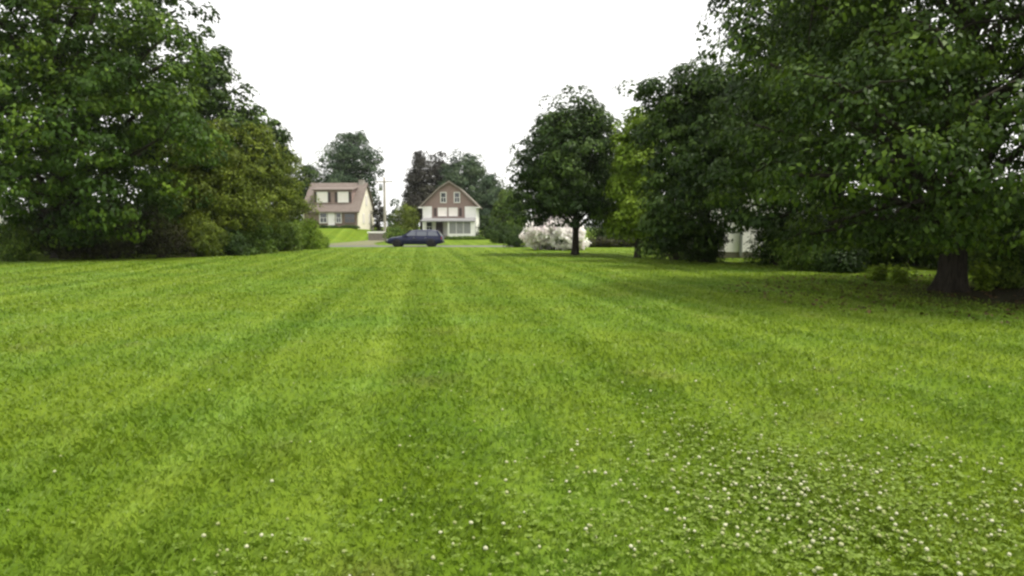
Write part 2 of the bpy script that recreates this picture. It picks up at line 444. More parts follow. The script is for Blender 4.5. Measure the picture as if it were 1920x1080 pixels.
def crown_points(lobes, n_clump, inner=0.35, centre=None):
    """clump centres spread over and inside a set of ellipsoid lobes; also the outward direction of each"""
    lob = np.array([[*c, *r] for c, r in lobes])
    wts = (lob[:, 3] * lob[:, 4] + lob[:, 3] * lob[:, 5] + lob[:, 4] * lob[:, 5]); wts /= wts.sum()
    pick = rng.choice(len(lob), n_clump, p=wts)
    d = unit(rng.normal(size=(n_clump, 3)))
    rr = np.where(rng.random(n_clump) < inner, rng.uniform(0.25, 0.8, n_clump), rng.uniform(0.8, 1.06, n_clump))
    p = lob[pick, :3] + d * lob[pick, 3:] * rr[:, None]
    if centre is None:
        centre = lob[:, :3].mean(0)
    out = unit(unit(p - centre) + d * 0.8)
    return p, out, pick

def foliage(lobes, n_leaf, leaf, clump_r, per=60, squash=0.6, droop=0.25, inner=0.35, zmin=None, gaps=0.0, upness=0.35, aspect=0.6):
    """leaves set over the rounded tops and sides of many clumps, the clumps over the lobes of the crown"""
    ncl = max(8, int(n_leaf / per))
    cc, out, pick = crown_points(lobes, ncl, inner)
    if gaps:
        cc = cc + rng.normal(size=cc.shape) * gaps
    ltint = rng.uniform(0.2, 0.8, len(lobes))
    ctint = np.clip(ltint[pick] * 0.5 + rng.uniform(-0.1, 1.1, ncl) * 0.5, 0, 1)
    own = np.repeat(np.arange(ncl), per)
    n = len(own)
    cr = clump_r * rng.uniform(0.5, 1.4, ncl)[own]
    d = unit(rng.normal(size=(n, 3)) + out[own] * 0.5 + np.array([0, 0, 0.25]))
    rad = rng.uniform(0.55, 1.0, n) ** 0.6 + (rng.random(n) < 0.12) * rng.uniform(0, 0.35, n)
    off = d * rad[:, None]
    off[:, 2] *= squash
    off[:, 2] -= droop * (off[:, :2] ** 2).sum(1)
    pos = cc[own] + off * cr[:, None]
    if zmin is not None:
        keep = pos[:, 2] > zmin
        pos, own, d = pos[keep], own[keep], d[keep]
        n = len(own)
    nrm = np.array([0, 0, 1.0]) * upness + d * 0.75 + out[own] * 0.25 + rng.normal(size=(n, 3)) * 0.33
    dr = out[own] * 0.5 + d * 0.4 + np.array([0, 0, -0.7])
    q = leaves(pos, nrm, leaf, aspect=aspect, droop=dr)
    t = np.clip(ctint[own] + rng.normal(size=n) * 0.12, 0, 1)
    return q, np.repeat(t, 4), cc

def auto_lobes(H, zb, Rr, n, profile='round', seed=0, ry=None):
    """lumpy envelope: a core plus n lobes set round it"""
    r = np.random.default_rng(seed)
    ry = ry or Rr
    lob = []
    for i in range(n):
        t = (i + r.uniform(0.2, 0.8)) / n
        if profile == 'round': w = math.sqrt(max(0.05, 1 - (2 * t - 0.85) ** 2 / 1.35))
        elif profile == 'cone': w = max(0.12, 1.0 - t * 0.95)
        elif profile == 'column': w = 0.8 - 0.35 * max(0, t - 0.7) / 0.3
        elif profile == 'lawn': w = 1.0 if t < 0.45 else max(0.25, 1 - 1.15 * (t - 0.45) ** 1.2)
        elif profile == 'dome': w = max(0.22, 1 - 0.8 * t ** 1.5)
        elif profile == 'broad': w = math.sqrt(max(0.08, 1 - t ** 2.6)) if t > 0.05 else 0.8
        else: w = 1.0
        ang = i * 2.399 + r.uniform(-0.5, 0.5)
        rad = w * r.uniform(0.45, 0.66)
        lr = w * r.uniform(0.34, 0.5) + 0.03
        z = zb + (H - zb) * (0.08 + 0.84 * t)
        vz = min((H - zb) * 0.24, lr * Rr * 0.85 + 0.2)
        lob.append(((math.cos(ang) * rad * Rr, math.sin(ang) * rad * ry, z), (lr * Rr, lr * ry, vz)))
    lob.append(((0, 0, zb + (H - zb) * 0.5), (Rr * 0.5, ry * 0.5, (H - zb) * 0.42)))
    return lob

def furrowed_trunk(zs, rad, path, sides=44, rings=46, seed=3):
    """a trunk surface with bark ridges and spreading root flare"""
    r = np.random.default_rng(seed)
    ph = r.uniform(0, 6.28, 12)
    zz = np.linspace(zs[0], zs[-1], rings) if zs[-1] < 3 else np.concatenate([np.linspace(zs[0], 2.2, rings - 8), np.linspace(2.5, zs[-1], 8)])
    V, Fc = [], []
    for i, z in enumerate(zz):
        c = [np.interp(z, zs, path[:, 0]), np.interp(z, zs, path[:, 1])]
        R0 = np.interp(z, zs, rad)
        for s_ in range(sides):
            a = 2 * math.pi * s_ / sides
            roots = max(0.0, 1 - z / 0.7) ** 2 * (0.20 * math.sin(5 * a + ph[0]) + 0.12 * math.sin(9 * a + ph[1]))
            ridge = 0.035 * math.sin(15 * a + ph[2] + 1.6 * math.sin(z * 2.1 + ph[3])) + 0.025 * math.sin(8 * a + ph[4] + z * 1.3) + r.uniform(-0.025, 0.025)
            k = R0 * (1 + roots + ridge)
            V.append((c[0] + k * math.cos(a), c[1] + k * math.sin(a), z))
    for i in range(len(zz) - 1):
        for s_ in range(sides):
            a, b = i * sides + s_, i * sides + (s_ + 1) % sides
            Fc.append((a, b, b + sides, a + sides))
    return V, Fc

def tree_wood(H, zb, tr, lobes, cc, n_br=40, lean=(0, 0), sides=8, flare=1.5):
    """tapered trunk with a flared foot, limbs out to the lobes and branches to the clumps"""
    zs = np.array([-0.15, 0.15, 0.6, zb, zb + (H - zb) * 0.4, zb + (H - zb) * 0.8])
    zs = np.maximum.accumulate(zs + np.arange(6) * 1e-3)
    rad = np.array([flare, 1.2, 1.0, 0.85, 0.5, 0.12]) * tr
    fx = (zs / H)
    path = np.stack([lean[0] * fx + 0.12 * tr * np.sin(zs * 1.3), lean[1] * fx + 0.12 * tr * np.cos(zs * 1.1), zs], 1)
    paths = [(path, rad)]
    def on_trunk(z):
        return np.array([np.interp(z, zs, path[:, i]) for i in range(3)])
    hubs = []
    for c, r in lobes:
        c = np.array(c); h = np.linalg.norm(c[:2])
        z0 = max(zb * 0.75, c[2] - h * 0.75 - 0.3)
        a = on_trunk(min(z0, zs[-1] - 0.1))
        m = a * 0.5 + c * 0.5 + np.array([0, 0, 0.12 * h])
        r0 = min(0.42 * tr, 0.05 + 0.05 * h)
        paths.append((np.array([a, a * 0.75 + m * 0.25 + [0, 0, 0.04 * h], m, c]), np.array([r0, r0 * 0.8, r0 * 0.6, r0 * 0.25])))
        hubs.append(c)
    hubs = np.array(hubs)
    for i in rng.choice(len(cc), min(n_br, len(cc)), replace=False):
        c = cc[i]
        k = np.argmin(np.linalg.norm(hubs - c, axis=1))
        a = hubs[k]; m = (a + c) / 2 + np.array([0, 0, 0.1])
        paths.append((np.array([a, m, c]), np.array([0.045, 0.03, 0.012]) * (0.5 + tr)))
    return paths

def plant(name, label, cat, group, x, y, H, zb, Rr, mat, n_leaf, leaf, nl=10, profile='round', tr=0.25, seed=1, bark='bark',
          clump=0.7, lobes=None, ry=None, per=60, squash=0.55, droop=0.25, inner=0.35, n_br=40, zmin=None, gaps=0.0,
          crown_name='crown', trunk_name='trunk', sides=8, upness=0.35, aspect=0.6, extra=None, flare=1.5):
    root = empty(name, (x, y, tz(x, y)), label, cat, group)
    lob = lobes or auto_lobes(H, zb, Rr, nl, profile, seed, ry)
    if extra: lob = lob + extra
    q, t, cc = foliage(lob, n_leaf, leaf, clump, per, squash, droop, inner, zmin, gaps, upness, aspect)
    cr = mesh_np(crown_name, q, 4, M[mat] if isinstance(mat, str) else mat, root, t)
    cr['kind'] = 'stuff'
    wood = tree_wood(H, zb, tr, lob, cc, n_br, sides=sides, flare=flare)
    if sides > 12:
        pts, rad = wood[0]
        V, Fc = furrowed_trunk(pts[:, 2], rad, pts)
        mesh_py(trunk_name, V, Fc, M[bark], root, True)
        tubes('bough', wood[1:], M[bark], root, 8)['kind'] = 'stuff'
    else:
        tubes(trunk_name, wood, M[bark], root, sides)
    return root

def shrub(label, group, x, y, H, Rr, mat, n_leaf, leaf, seed=1, ry=None, cat='shrub', name='shrub', profile='broad', nl=8, clump=0.35, squash=0.7):
    """many-stemmed bush: foliage down to the ground on a fan of stems"""
    root = empty(name, (x, y, tz(x, y)), label, cat, group)
    lob = auto_lobes(H, 0.05, Rr, nl, profile, seed, ry)
    q, t, cc = foliage(lob, n_leaf, leaf, clump, 40, squash, 0.2, 0.3, 0.02)
    fo = mesh_np('foliage', q, 4, M[mat], root, t); fo['kind'] = 'stuff'
    paths = []
    r = np.random.default_rng(seed)
    for i in r.choice(len(cc), min(14, len(cc)), replace=False):
        c = cc[i]; a = np.array([c[0] * 0.12, c[1] * 0.12, -0.05])
        paths.append((np.array([a, a * 0.5 + c * 0.5 + [c[0] * -0.1, c[1] * -0.1, 0.1], c]), np.array([0.035, 0.025, 0.01])))
    tubes('stem', paths, M['bark_grey'], root, 5)['kind'] = 'stuff'
    return root

# ================================================================== SETTING
def make_ground():
    s = np.linspace(-1, 1, 161); xs = np.sinh(s * 5.2) / math.sinh(5.2) * 900
    xs = np.unique(np.concatenate([xs, np.linspace(-40, 30, 141)]))
    ys = np.unique(np.concatenate([np.linspace(-60, 0, 13), np.linspace(0, 120, 241), 120 + np.sinh(np.linspace(0, 1, 40) * 4) / math.sinh(4) * 1400]))
    X, Y = np.meshgrid(xs, ys)
    Z = terrain(X, Y)
    V = np.stack([X, Y, Z], -1).reshape(-1, 3)
    nx, ny = len(xs), len(ys)
    i = np.arange(nx * ny).reshape(ny, nx)
    fc = np.stack([i[:-1, :-1], i[:-1, 1:], i[1:, 1:], i[1:, :-1]], -1).reshape(-1, 4)
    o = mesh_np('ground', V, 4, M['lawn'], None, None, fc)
    o.data.polygons.foreach_set('use_smooth', [True] * len(o.data.polygons))
    return tag(o, kind='structure')
make_ground()

def strip(name, pts_l, pts_r, mat, lift):
    V, Fc = [], []
    for (a, b) in zip(pts_l, pts_r):
        for k in range(7):
            t = k / 6
            x = a[0] * (1 - t) + b[0] * t; y = a[1] * (1 - t) + b[1] * t
            V.append((x, y, tz(x, y) + lift))
    for i in range(len(pts_l) - 1):
        for k in range(6):
            j = i * 7 + k
            Fc.append((j, j + 1, j + 8, j + 7))
    return tag(mesh_py(name, V, Fc, mat, None, True), kind='structure')
xs = np.linspace(-160, 160, 161)
strip('road', [(x, 59.6) for x in xs], [(x, 66.0) for x in xs], M['asphalt'], 0.02)
dv = np.linspace(66.0, 96, 31)
strip('driveway', [(-16.6 + 1.2 * math.exp(-(y - 66) / 4) * -1.0, y) for y in dv], [(-13.6 + 1.6 * math.exp(-(y - 66) / 3), y) for y in dv], M['gravel'], 0.03)

# ------------------------------------------------------------------ grass blades of the near lawn
def make_grass(n=262000):
    d0, d1, pw = 2.4, 58.0, 1.55
    # blades thin out with distance, from dense turf at the feet to scattered tufts by the road
    g = np.linspace(d0, d1, 600); w = g ** -pw * (1.6 * g + 3.5) * np.clip((d1 - g) / 34.0, 0, 1)
    cdf = np.cumsum(w); cdf /= cdf[-1]
    y = np.interp(rng.random(n), cdf, g)
    x = rng.uniform(-1, 1, n) * (0.8 * y + 1.75)
    bare = np.hypot(x - 12.2, y - 16.6) < rng.uniform(1.8, 4.6, n)
    bare |= ((x < -15.5) & (y > 33)) | ((x > 13) & (y > 26))
    x, y = x[~bare], y[~bare]; n = len(x)
    z = terrain(x, y)
    clump = np.sin(x * 2.1 + np.sin(y * 1.7) * 2) * np.sin(y * 2.6 + np.sin(x * 1.3) * 2)
    h = (0.050 + 0.014 * clump) * rng.uniform(0.5, 1.35, n) * np.where(rng.random(n) < 0.02, 1.5, 1)
    wd = 0.0046 * (y / 4) ** 0.8 * rng.uniform(0.7, 1.4, n)
    az = rng.uniform(0, 2 * math.pi, n)
    lean = rng.uniform(0.25, 1.1, n) * h
    dx, dy = np.cos(az), np.sin(az)
    sa = az + rng.uniform(0.7, 2.4, n)
    side = np.stack([np.cos(sa) * wd, np.sin(sa) * wd, np.zeros(n)], 1)
    P = np.stack([x, y, z - 0.004], 1)
    mid = P + np.stack([dx * lean * 0.35, dy * lean * 0.35, h * 0.6], 1)
    tip = P + np.stack([dx * lean, dy * lean, h * np.sqrt(np.clip(1 - (lean / h) ** 2 * 0.6, 0.1, 1))], 1)
    V = np.stack([P - side * 0.6, P + side, mid + side * 0.9, tip], 1)
    t = np.clip(rng.normal(0.45, 0.17, n), 0, 1)
    o = mesh_np('grass', V, 4, M['blade'], None, np.repeat(t, 4))
    tag(o, 'short mown green grass blades of the wide open lawn', 'grass', kind='stuff')
make_grass()

# ------------------------------------------------------------------ white clover
PATCHES = [  # photo pixel of the middle, spread in metres across / along, flowers
    (1480, 960, 0.42, 0.40, 95), (1620, 880, 0.50, 0.45, 60), (1400, 850, 0.45, 0.4, 22), (1240, 770, 0.8, 0.8, 14), (1850, 1010, 0.45, 0.4, 45),
    (1700, 1040, 0.4, 0.3, 32), (1130, 1060, 0.5, 0.3, 18), (830, 1060, 0.6, 0.25, 10), (450, 1070, 0.25, 0.15, 7),
    (900, 880, 1.6, 1.0, 8), (300, 960, 1.2, 0.6, 3), (1600, 720, 1.2, 0.7, 10), (1880, 830, 0.8, 0.8, 14), (1050, 720, 1.5, 1.5, 6),
    (1000, 980, 0.7, 0.5, 14), (1300, 900, 0.6, 0.6, 26), (1750, 770, 1.0, 0.8, 18), (1150, 860, 0.8, 0.6, 16), (1560, 1050, 0.5, 0.3, 30)]
def make_clover():
    fx, fy, lx, ly = [], [], [], []
    for u, v, a, b, n in PATCHES:
        n = int(n * 2.4)
        c = ground_at(u, v)
        fx.append(c.x + rng.normal(size=n) * a); fy.append(c.y + rng.normal(size=n) * b * 1.3)
        k = n * 5
        lx.append(c.x + rng.normal(size=k) * a * 1.2); ly.append(c.y + rng.normal(size=k) * b * 1.6)
    fx, fy, lx, ly = map(np.concatenate, (fx, fy, lx, ly))
    ok = fy > 2.4; fx, fy = fx[ok], fy[ok]
    ok = ly > 2.4; lx, ly = lx[ok], ly[ok]
    # leaves in threes
    n = len(lx)
    ang = rng.uniform(0, 2 * math.pi, n)
    pos = []
    base = np.stack([lx, ly, terrain(lx, ly) + rng.uniform(0.02, 0.05, n)], 1)
    for k in range(3):
        a = ang + k * 2.094
        pos.append(base + 0.011 * np.stack([np.cos(a), np.sin(a), np.zeros(n)], 1))
    pos = np.concatenate(pos)
    nrm = np.array([0, 0, 1.0]) + rng.normal(size=pos.shape) * 0.3
    q = leaves(pos, nrm, 0.021, 0.9, 0.2)
    cl = mesh_np('clover', q, 4, M['clover_leaf'], None, np.repeat(rng.random(len(pos)), 4))
    tag(cl, 'patches of white clover growing through the lawn in the foreground', 'clover', kind='stuff')
    # flower heads: small faceted balls of florets with a thin stalk
    ico_v = []; ph = (1 + 5 ** .5) / 2
    for s in (-1, 1):
        for p in (-ph, ph):
            ico_v += [(0, s, p), (s, p, 0), (p, 0, s)]
    ico_v = unit(np.array(ico_v))
    from itertools import combinations
    ed = 1.0515
    tri = [c for c in combinations(range(12), 3) if all(abs(np.linalg.norm(ico_v[a] - ico_v[b]) - ed) < 0.02 for a, b in combinations(c, 2))]
    tri = np.array([t if np.dot(np.cross(ico_v[t[1]] - ico_v[t[0]], ico_v[t[2]] - ico_v[t[0]]), ico_v[t[0]]) > 0 else (t[0], t[2], t[1]) for t in tri])
    nf = len(fx)
    ctr = np.stack([fx, fy, terrain(fx, fy) + rng.uniform(0.04, 0.075, nf)], 1)
    rr = rng.uniform(0.0055, 0.0135, nf)
    V = ctr[:, None, :] + ico_v[None] * rr[:, None, None] * rng.uniform(0.75, 1.2, (nf, 12, 1)) * np.array([1, 1, 0.85])
    Fc = (tri[None] + (np.arange(nf) * 12)[:, None, None]).reshape(-1, 3)
    fl = mesh_np('flower_head', V.reshape(-1, 3), 3, M['clover_flower'], cl, np.repeat(rng.random(nf), 12), Fc)
    fl['kind'] = 'stuff'
    st = np.empty((nf, 4, 3)); foot = ctr.copy(); foot[:, 2] -= 0.06
    st[:, 0] = foot - [0.0012, 0, 0]; st[:, 1] = foot + [0.0012, 0, 0]; st[:, 2] = ctr + [0.001, 0, 0]; st[:, 3] = ctr - [0.001, 0, 0]
    so = mesh_np('stalk', st, 4, M['clover_leaf'], cl, np.full(nf * 4, 0.3)); so['kind'] = 'stuff'
make_clover()

# ================================================================== HOUSES
def house_brown():
    x0 = -23.45; y0 = 95.0; z0 = 1.4
    h = empty('house', (x0, y0, z0), 'brown shingled house with two white dormer windows and cream gable end on the bank', 'house', None, R(-3.5))
    W, D, EZ, RZ = 7.3, 8.0, 2.35, 5.9
    hw = W / 2
    box('foundation', (-hw + 0.05, hw - 0.05), (0.05, D - 0.05), (-2.2, 0.0), M['stone'], h)
    box('wall', (-hw + 0.15, hw - 0.15), (0, D), (0.0, EZ), M['brown_wall'], h)
    gp = [(0, -1.0), (D, -1.0), (D, EZ), (D / 2, RZ - 0.1), (0, EZ)]
    prism('gable_wall', gp, hw - 0.147, hw, M['cream'], h, 'X')
    prism('gable_wall', gp, -hw, -hw + 0.147, M['cream'], h, 'X')
    sl = (RZ - EZ) / (D / 2)
    ov = 0.4
    th = 0.16
    for s in (0, 1):
        ya, yb = -ov, D / 2
        za, zb = EZ - ov * sl, RZ
        pts = [(ya, za), (yb, zb), (yb, zb + th), (ya, za + th)]
        if s: pts = [(D - p, z) for p, z in pts][::-1]
        prism('roof', pts, -hw - 0.25, hw + 0.25, M['mauve_roof'], h, 'X')
    boxes('rake_trim', [((hw + 0.252, hw + 0.30), (-0.45, -0.40), (EZ - ov * sl - 0.02, EZ - ov * sl + 0.14))], M['white'], h)
    # shed dormer
    df = 0.75
    dx0, dx1 = -2.45, 2.6
    dt = 4.92
    dor = prism('dormer', [(df, EZ + df * sl), (df, dt), (df + 2.6, dt + 0.4), (df + 2.6, EZ + (df + 2.6) * sl - 0.05)], dx0, dx1, M['gable_brown'], h, 'X')
    prism('dormer_roof', [(df - 0.3, dt + 0.003), (df - 0.3, dt + 0.11), (df + 2.9, dt + 0.57), (df + 2.9, dt + 0.46)], dx0 - 0.2, dx1 + 0.2, M['mauve_roof'], dor, 'X')
    for cx in (-1.28, 1.47):
        window(h, cx, 1.25, 3.42, 4.62, df, M['blind'], True, True)
    # ground floor: door between two dark windows, wide window right
    window(h, -0.95, 0.85, 0.75, 1.95, 0, M['glass'], True, False)
    d = box('door', (-0.35, 0.55), (-0.07, -0.003), (0.05, 2.1), M['white'], h)
    boxes('handle', [((0.42, 0.47), (-0.12, -0.072), (1.0, 1.12))], M['metal_grey'], d)
    box('door_step', (-0.7, 0.9), (-1.0, -0.075), (-0.4, 0.03), M['stone'], h)
    window(h, 1.05, 0.6, 0.75, 1.95, 0, M['glass'], True, False)
    window(h, 2.5, 1.3, 0.75, 1.85, 0, M['glass'], True, False, M['brown_wall'])
    # gable windows on the right end
    for yc, zc in ((2.4, 1.3), (5.6, 1.3), (4.0, 3.7)):
        f = boxes('gable_window', [((hw + 0.003, hw + 0.05), (yc - 0.5, yc + 0.5), (zc - 0.65, zc + 0.65))], M['white'], h)
        box('pane', (hw + 0.053, hw + 0.06), (yc - 0.4, yc + 0.4), (zc - 0.55, zc + 0.55), M['blind'], f)
    ch = boxes('chimney', [((hw - 0.9, hw - 0.25), (D / 2 - 0.35, D / 2 + 0.35), (RZ - 0.4, RZ + 0.45)),
                           ((hw - 0.95, hw - 0.2), (D / 2 - 0.4, D / 2 + 0.4), (RZ + 0.453, RZ + 0.53))], M['brick'], h)
    return h
house_brown()

def house_white():
    x0 = -8.1; y0 = 95.0
    h = empty('house', (x0, y0, tz(x0, y0)), 'small white house with brown gambrel gable and grey screened front porch', 'house')
    hw, D = 3.45, 9.0
    box('foundation', (-hw + 0.04, hw - 0.04), (0.04, D), (-0.3, 0.45), M['stone'], h)
    box('wall', (-hw, hw), (0, D), (0.45, 4.2), M['white_clap'], h)
    box('shingle_panel', (-2.25, 2.0), (-0.04, -0.003), (2.7, 4.2), M['gable_brown'], h)
    g = [(-3.45, 4.203), (3.45, 4.203), (2.66, 5.12), (1.22, 6.5), (0, 7.28), (-1.22, 6.5), (-2.66, 5.12)]
    prism('gable_wall', g, 0.0, D, M['gable_brown'], h)
    o = [(-3.95, 4.1), (-2.86, 5.2), (-1.3, 6.68), (0, 7.48), (1.3, 6.68), (2.86, 5.2), (3.95, 4.1)]
    i = [(3.82, 4.0), (2.74, 5.08), (1.23, 6.53), (0, 7.30), (-1.23, 6.53), (-2.74, 5.08), (-3.82, 4.0)]
    # roof shell: each facet its own slab
    ii = i[::-1]
    for k in range(6):
        prism('roof', [o[k], o[k + 1], ii[k + 1], ii[k]][::-1], -0.45, D + 0.4, M['roof_taupe'], h)
    for a in (-3.95, 3.40):
        box('eave_trim', (a, a + 0.55), (-0.50, -0.453), (3.98, 4.12), M['white'], h)
    for cx in (-0.75, 1.0):
        window(h, cx, 0.62, 4.75, 5.95, 0.0, M['glass'], True)
    for cx in (-0.88, 0.5):
        window(h, cx, 0.98, 3.02, 3.95, -0.04, M['blind'], False)
    box('shutter', (-1.98, -1.66), (-0.09, -0.043), (2.95, 4.0), M['shutter'], h)
    box('shutter', (1.28, 1.6), (-0.09, -0.043), (2.95, 4.0), M['shutter'], h)
    # porch
    PY = -2.2
    prism('porch_roof', [(PY - 0.3, 2.35), (-0.043, 2.72), (-0.043, 2.60), (PY - 0.3, 2.22)][::-1], -3.4, 3.4, M['grey_roof'], h, 'X')
    box('porch_floor', (-3.3, 3.45), (PY, -0.003), (-0.2, 0.42), M['stone'], h)
    box('porch_base', (-0.05, 3.5), (PY - 0.06, PY - 0.003), (0.05, 0.72), M['white'], h)
    posts = [(-3.2, -3.0), (-0.05, 0.16), (2.85, 3.45)]
    for a, b in posts:
        box('porch_post', (a, b), (PY + 0.003, PY + 0.16), (0.423 if b < 0 else 0.0, 2.26), M['white'], h)
    sc_ = box('porch_screen', (0.163, 2.847), (PY + 0.06, PY + 0.09), (0.723, 2.2), M['screen'], h)
    for x in (1.05, 1.95):
        box('screen_bar', (x - 0.03, x + 0.03), (PY + 0.03, PY + 0.057), (0.723, 2.2), M['white'], sc_)
    box('porch_side_screen', (3.42, 3.44), (PY + 0.2, -0.05), (0.5, 2.2), M['screen'], h)
    d = box('door', (-1.75, -0.85), (-0.06, -0.003), (0.48, 2.45), M['shutter'], h)
    boxes('handle', [((-0.98, -0.93), (-0.11, -0.063), (1.35, 1.47))], M['metal_grey'], d)
    window(h, -2.6, 0.7, 1.0, 2.2, 0.0, M['glass'], True)
    for k in range(3):
        box('porch_step', (-1.8, -0.7), (PY - 0.35 * (k + 1), PY - 0.35 * k - 0.003), (-0.25, 0.28 - 0.14 * k), M['stone'], h)
    return h
house_white()

def house_neighbour():
    x0, y0 = 13.9, 38.0
    h = empty('house', (x0, y0, tz(x0, y0)), 'white clapboard house glimpsed between the dark trees on the right', 'house')
    hw, D = 3.3, 9.0
    box('foundation', (-hw + 0.04, hw - 0.04), (0.04, D), (-0.2, 0.3), M['stone'], h)
    box('wall', (-hw, hw), (0, D), (0.3, 5.0), M['white_clap'], h)
    prism('gable_wall', [(-hw, 5.003), (hw, 5.003), (0, 7.4)], 0, D, M['white_clap'], h)
    for s in (-1, 1):
        pts = [(s * (hw + 0.4), 4.75), (0, 7.45), (0, 7.6), (s * (hw + 0.4), 4.9)]
        prism('roof', pts if s > 0 else pts[::-1], -0.4, D + 0.4, M['grey_roof'], h)
    for cx in (0.1, 2.1):
        window(h, cx, 0.9, 3.0, 4.4, 0.0, M['glass'], True)
        window(h, cx, 0.9, 0.95, 2.3, 0.0, M['glass'], True)
    box('downpipe', (-hw + 1.2, -hw + 1.32), (-0.12, -0.003), (0.1, 4.8), M['metal_grey'], h)
    return h
house_neighbour()

def shed_left():
    x0, y0 = -33.2, 46.0
    h = empty('shed', (x0, y0, tz(x0, y0)), 'pale grey garden shed at the left edge behind the big maple', 'shed')
    box('wall', (-1.5, 1.5), (0, 3), (-0.1, 2.2), M['white_clap'], h)
    prism('gable_wall', [(-1.5, 2.203), (1.5, 2.203), (0, 3.2)], 0, 3, M['white_clap'], h)
    for s in (-1, 1):
        pts = [(s * 1.75, 2.05), (0, 3.23), (0, 3.34), (s * 1.75, 2.16)]
        prism('roof', pts if s > 0 else pts[::-1], -0.25, 3.25, M['grey_roof'], h)
    d = box('door', (-0.45, 0.45), (-0.06, -0.003), (0.0, 1.95), M['metal_grey'], h)
    boxes('handle', [((0.3, 0.35), (-0.1, -0.063), (0.95, 1.1))], M['black'], d)
shed_left()

# low stone wall by the driveway
def stone_wall():
    c = at(711, 440, 84.0)
    w = empty('stone_wall', (c.x, 84.0, tz(c.x, 84.0)), 'low stone wall with pale coping beside the driveway by the brown house', 'wall')
    r = random.Random(3)
    for row in range(4):
        x = -1.25 + (row % 2) * 0.12
        while x < 1.15:
            L = r.uniform(0.3, 0.5)
            box('stone', (x, min(x + L - 0.02, 1.25)), (-0.2 + r.uniform(-0.02, 0.02), 0.2), (row * 0.24 - 0.1, row * 0.24 + 0.12), M['stone'], w)
            x += L
    box('wall_core', (-1.22, 1.2), (-0.14, 0.18), (-0.1, 0.85), M['stone'], w)
    box('coping', (-1.32, 1.32), (-0.28, 0.28), (0.862, 1.05), M['white'], w)
stone_wall()

def utility_pole():
    Y = 84.0
    b = at(722, 440, Y); top = at(722, 332, Y).z
    z0 = tz(b.x, Y)
    p = empty('utility_pole', (b.x, Y, z0), 'grey wooden utility pole with a crossarm between the two far houses', 'pole')
    H = top - z0
    tubes('post', [(np.array([[0, 0, -0.2], [0, 0, H * 0.5], [0, 0, H]]), np.array([0.17, 0.15, 0.12]))], M['wood_grey'], p, 10)
    box('crossarm', (-0.95, 0.95), (-0.2, -0.1), (H - 0.6, H - 0.48), M['wood_grey'], p)
    for x in (-0.85, -0.4, 0.4, 0.85):
        tubes('insulator', [(np.array([[x, -0.15, H - 0.48], [x, -0.15, H - 0.42], [x, -0.15, H - 0.3]]), np.array([0.03, 0.06, 0.045]))], M['lamp'], p, 8)
    tubes('transformer', [(np.array([[-0.42, -0.02, H - 1.55], [-0.42, -0.02, H - 1.5], [-0.42, -0.02, H - 0.8], [-0.42, -0.02, H - 0.72]]), np.array([0.12, 0.22, 0.22, 0.12]))], M['metal_grey'], p, 12)
utility_pole()

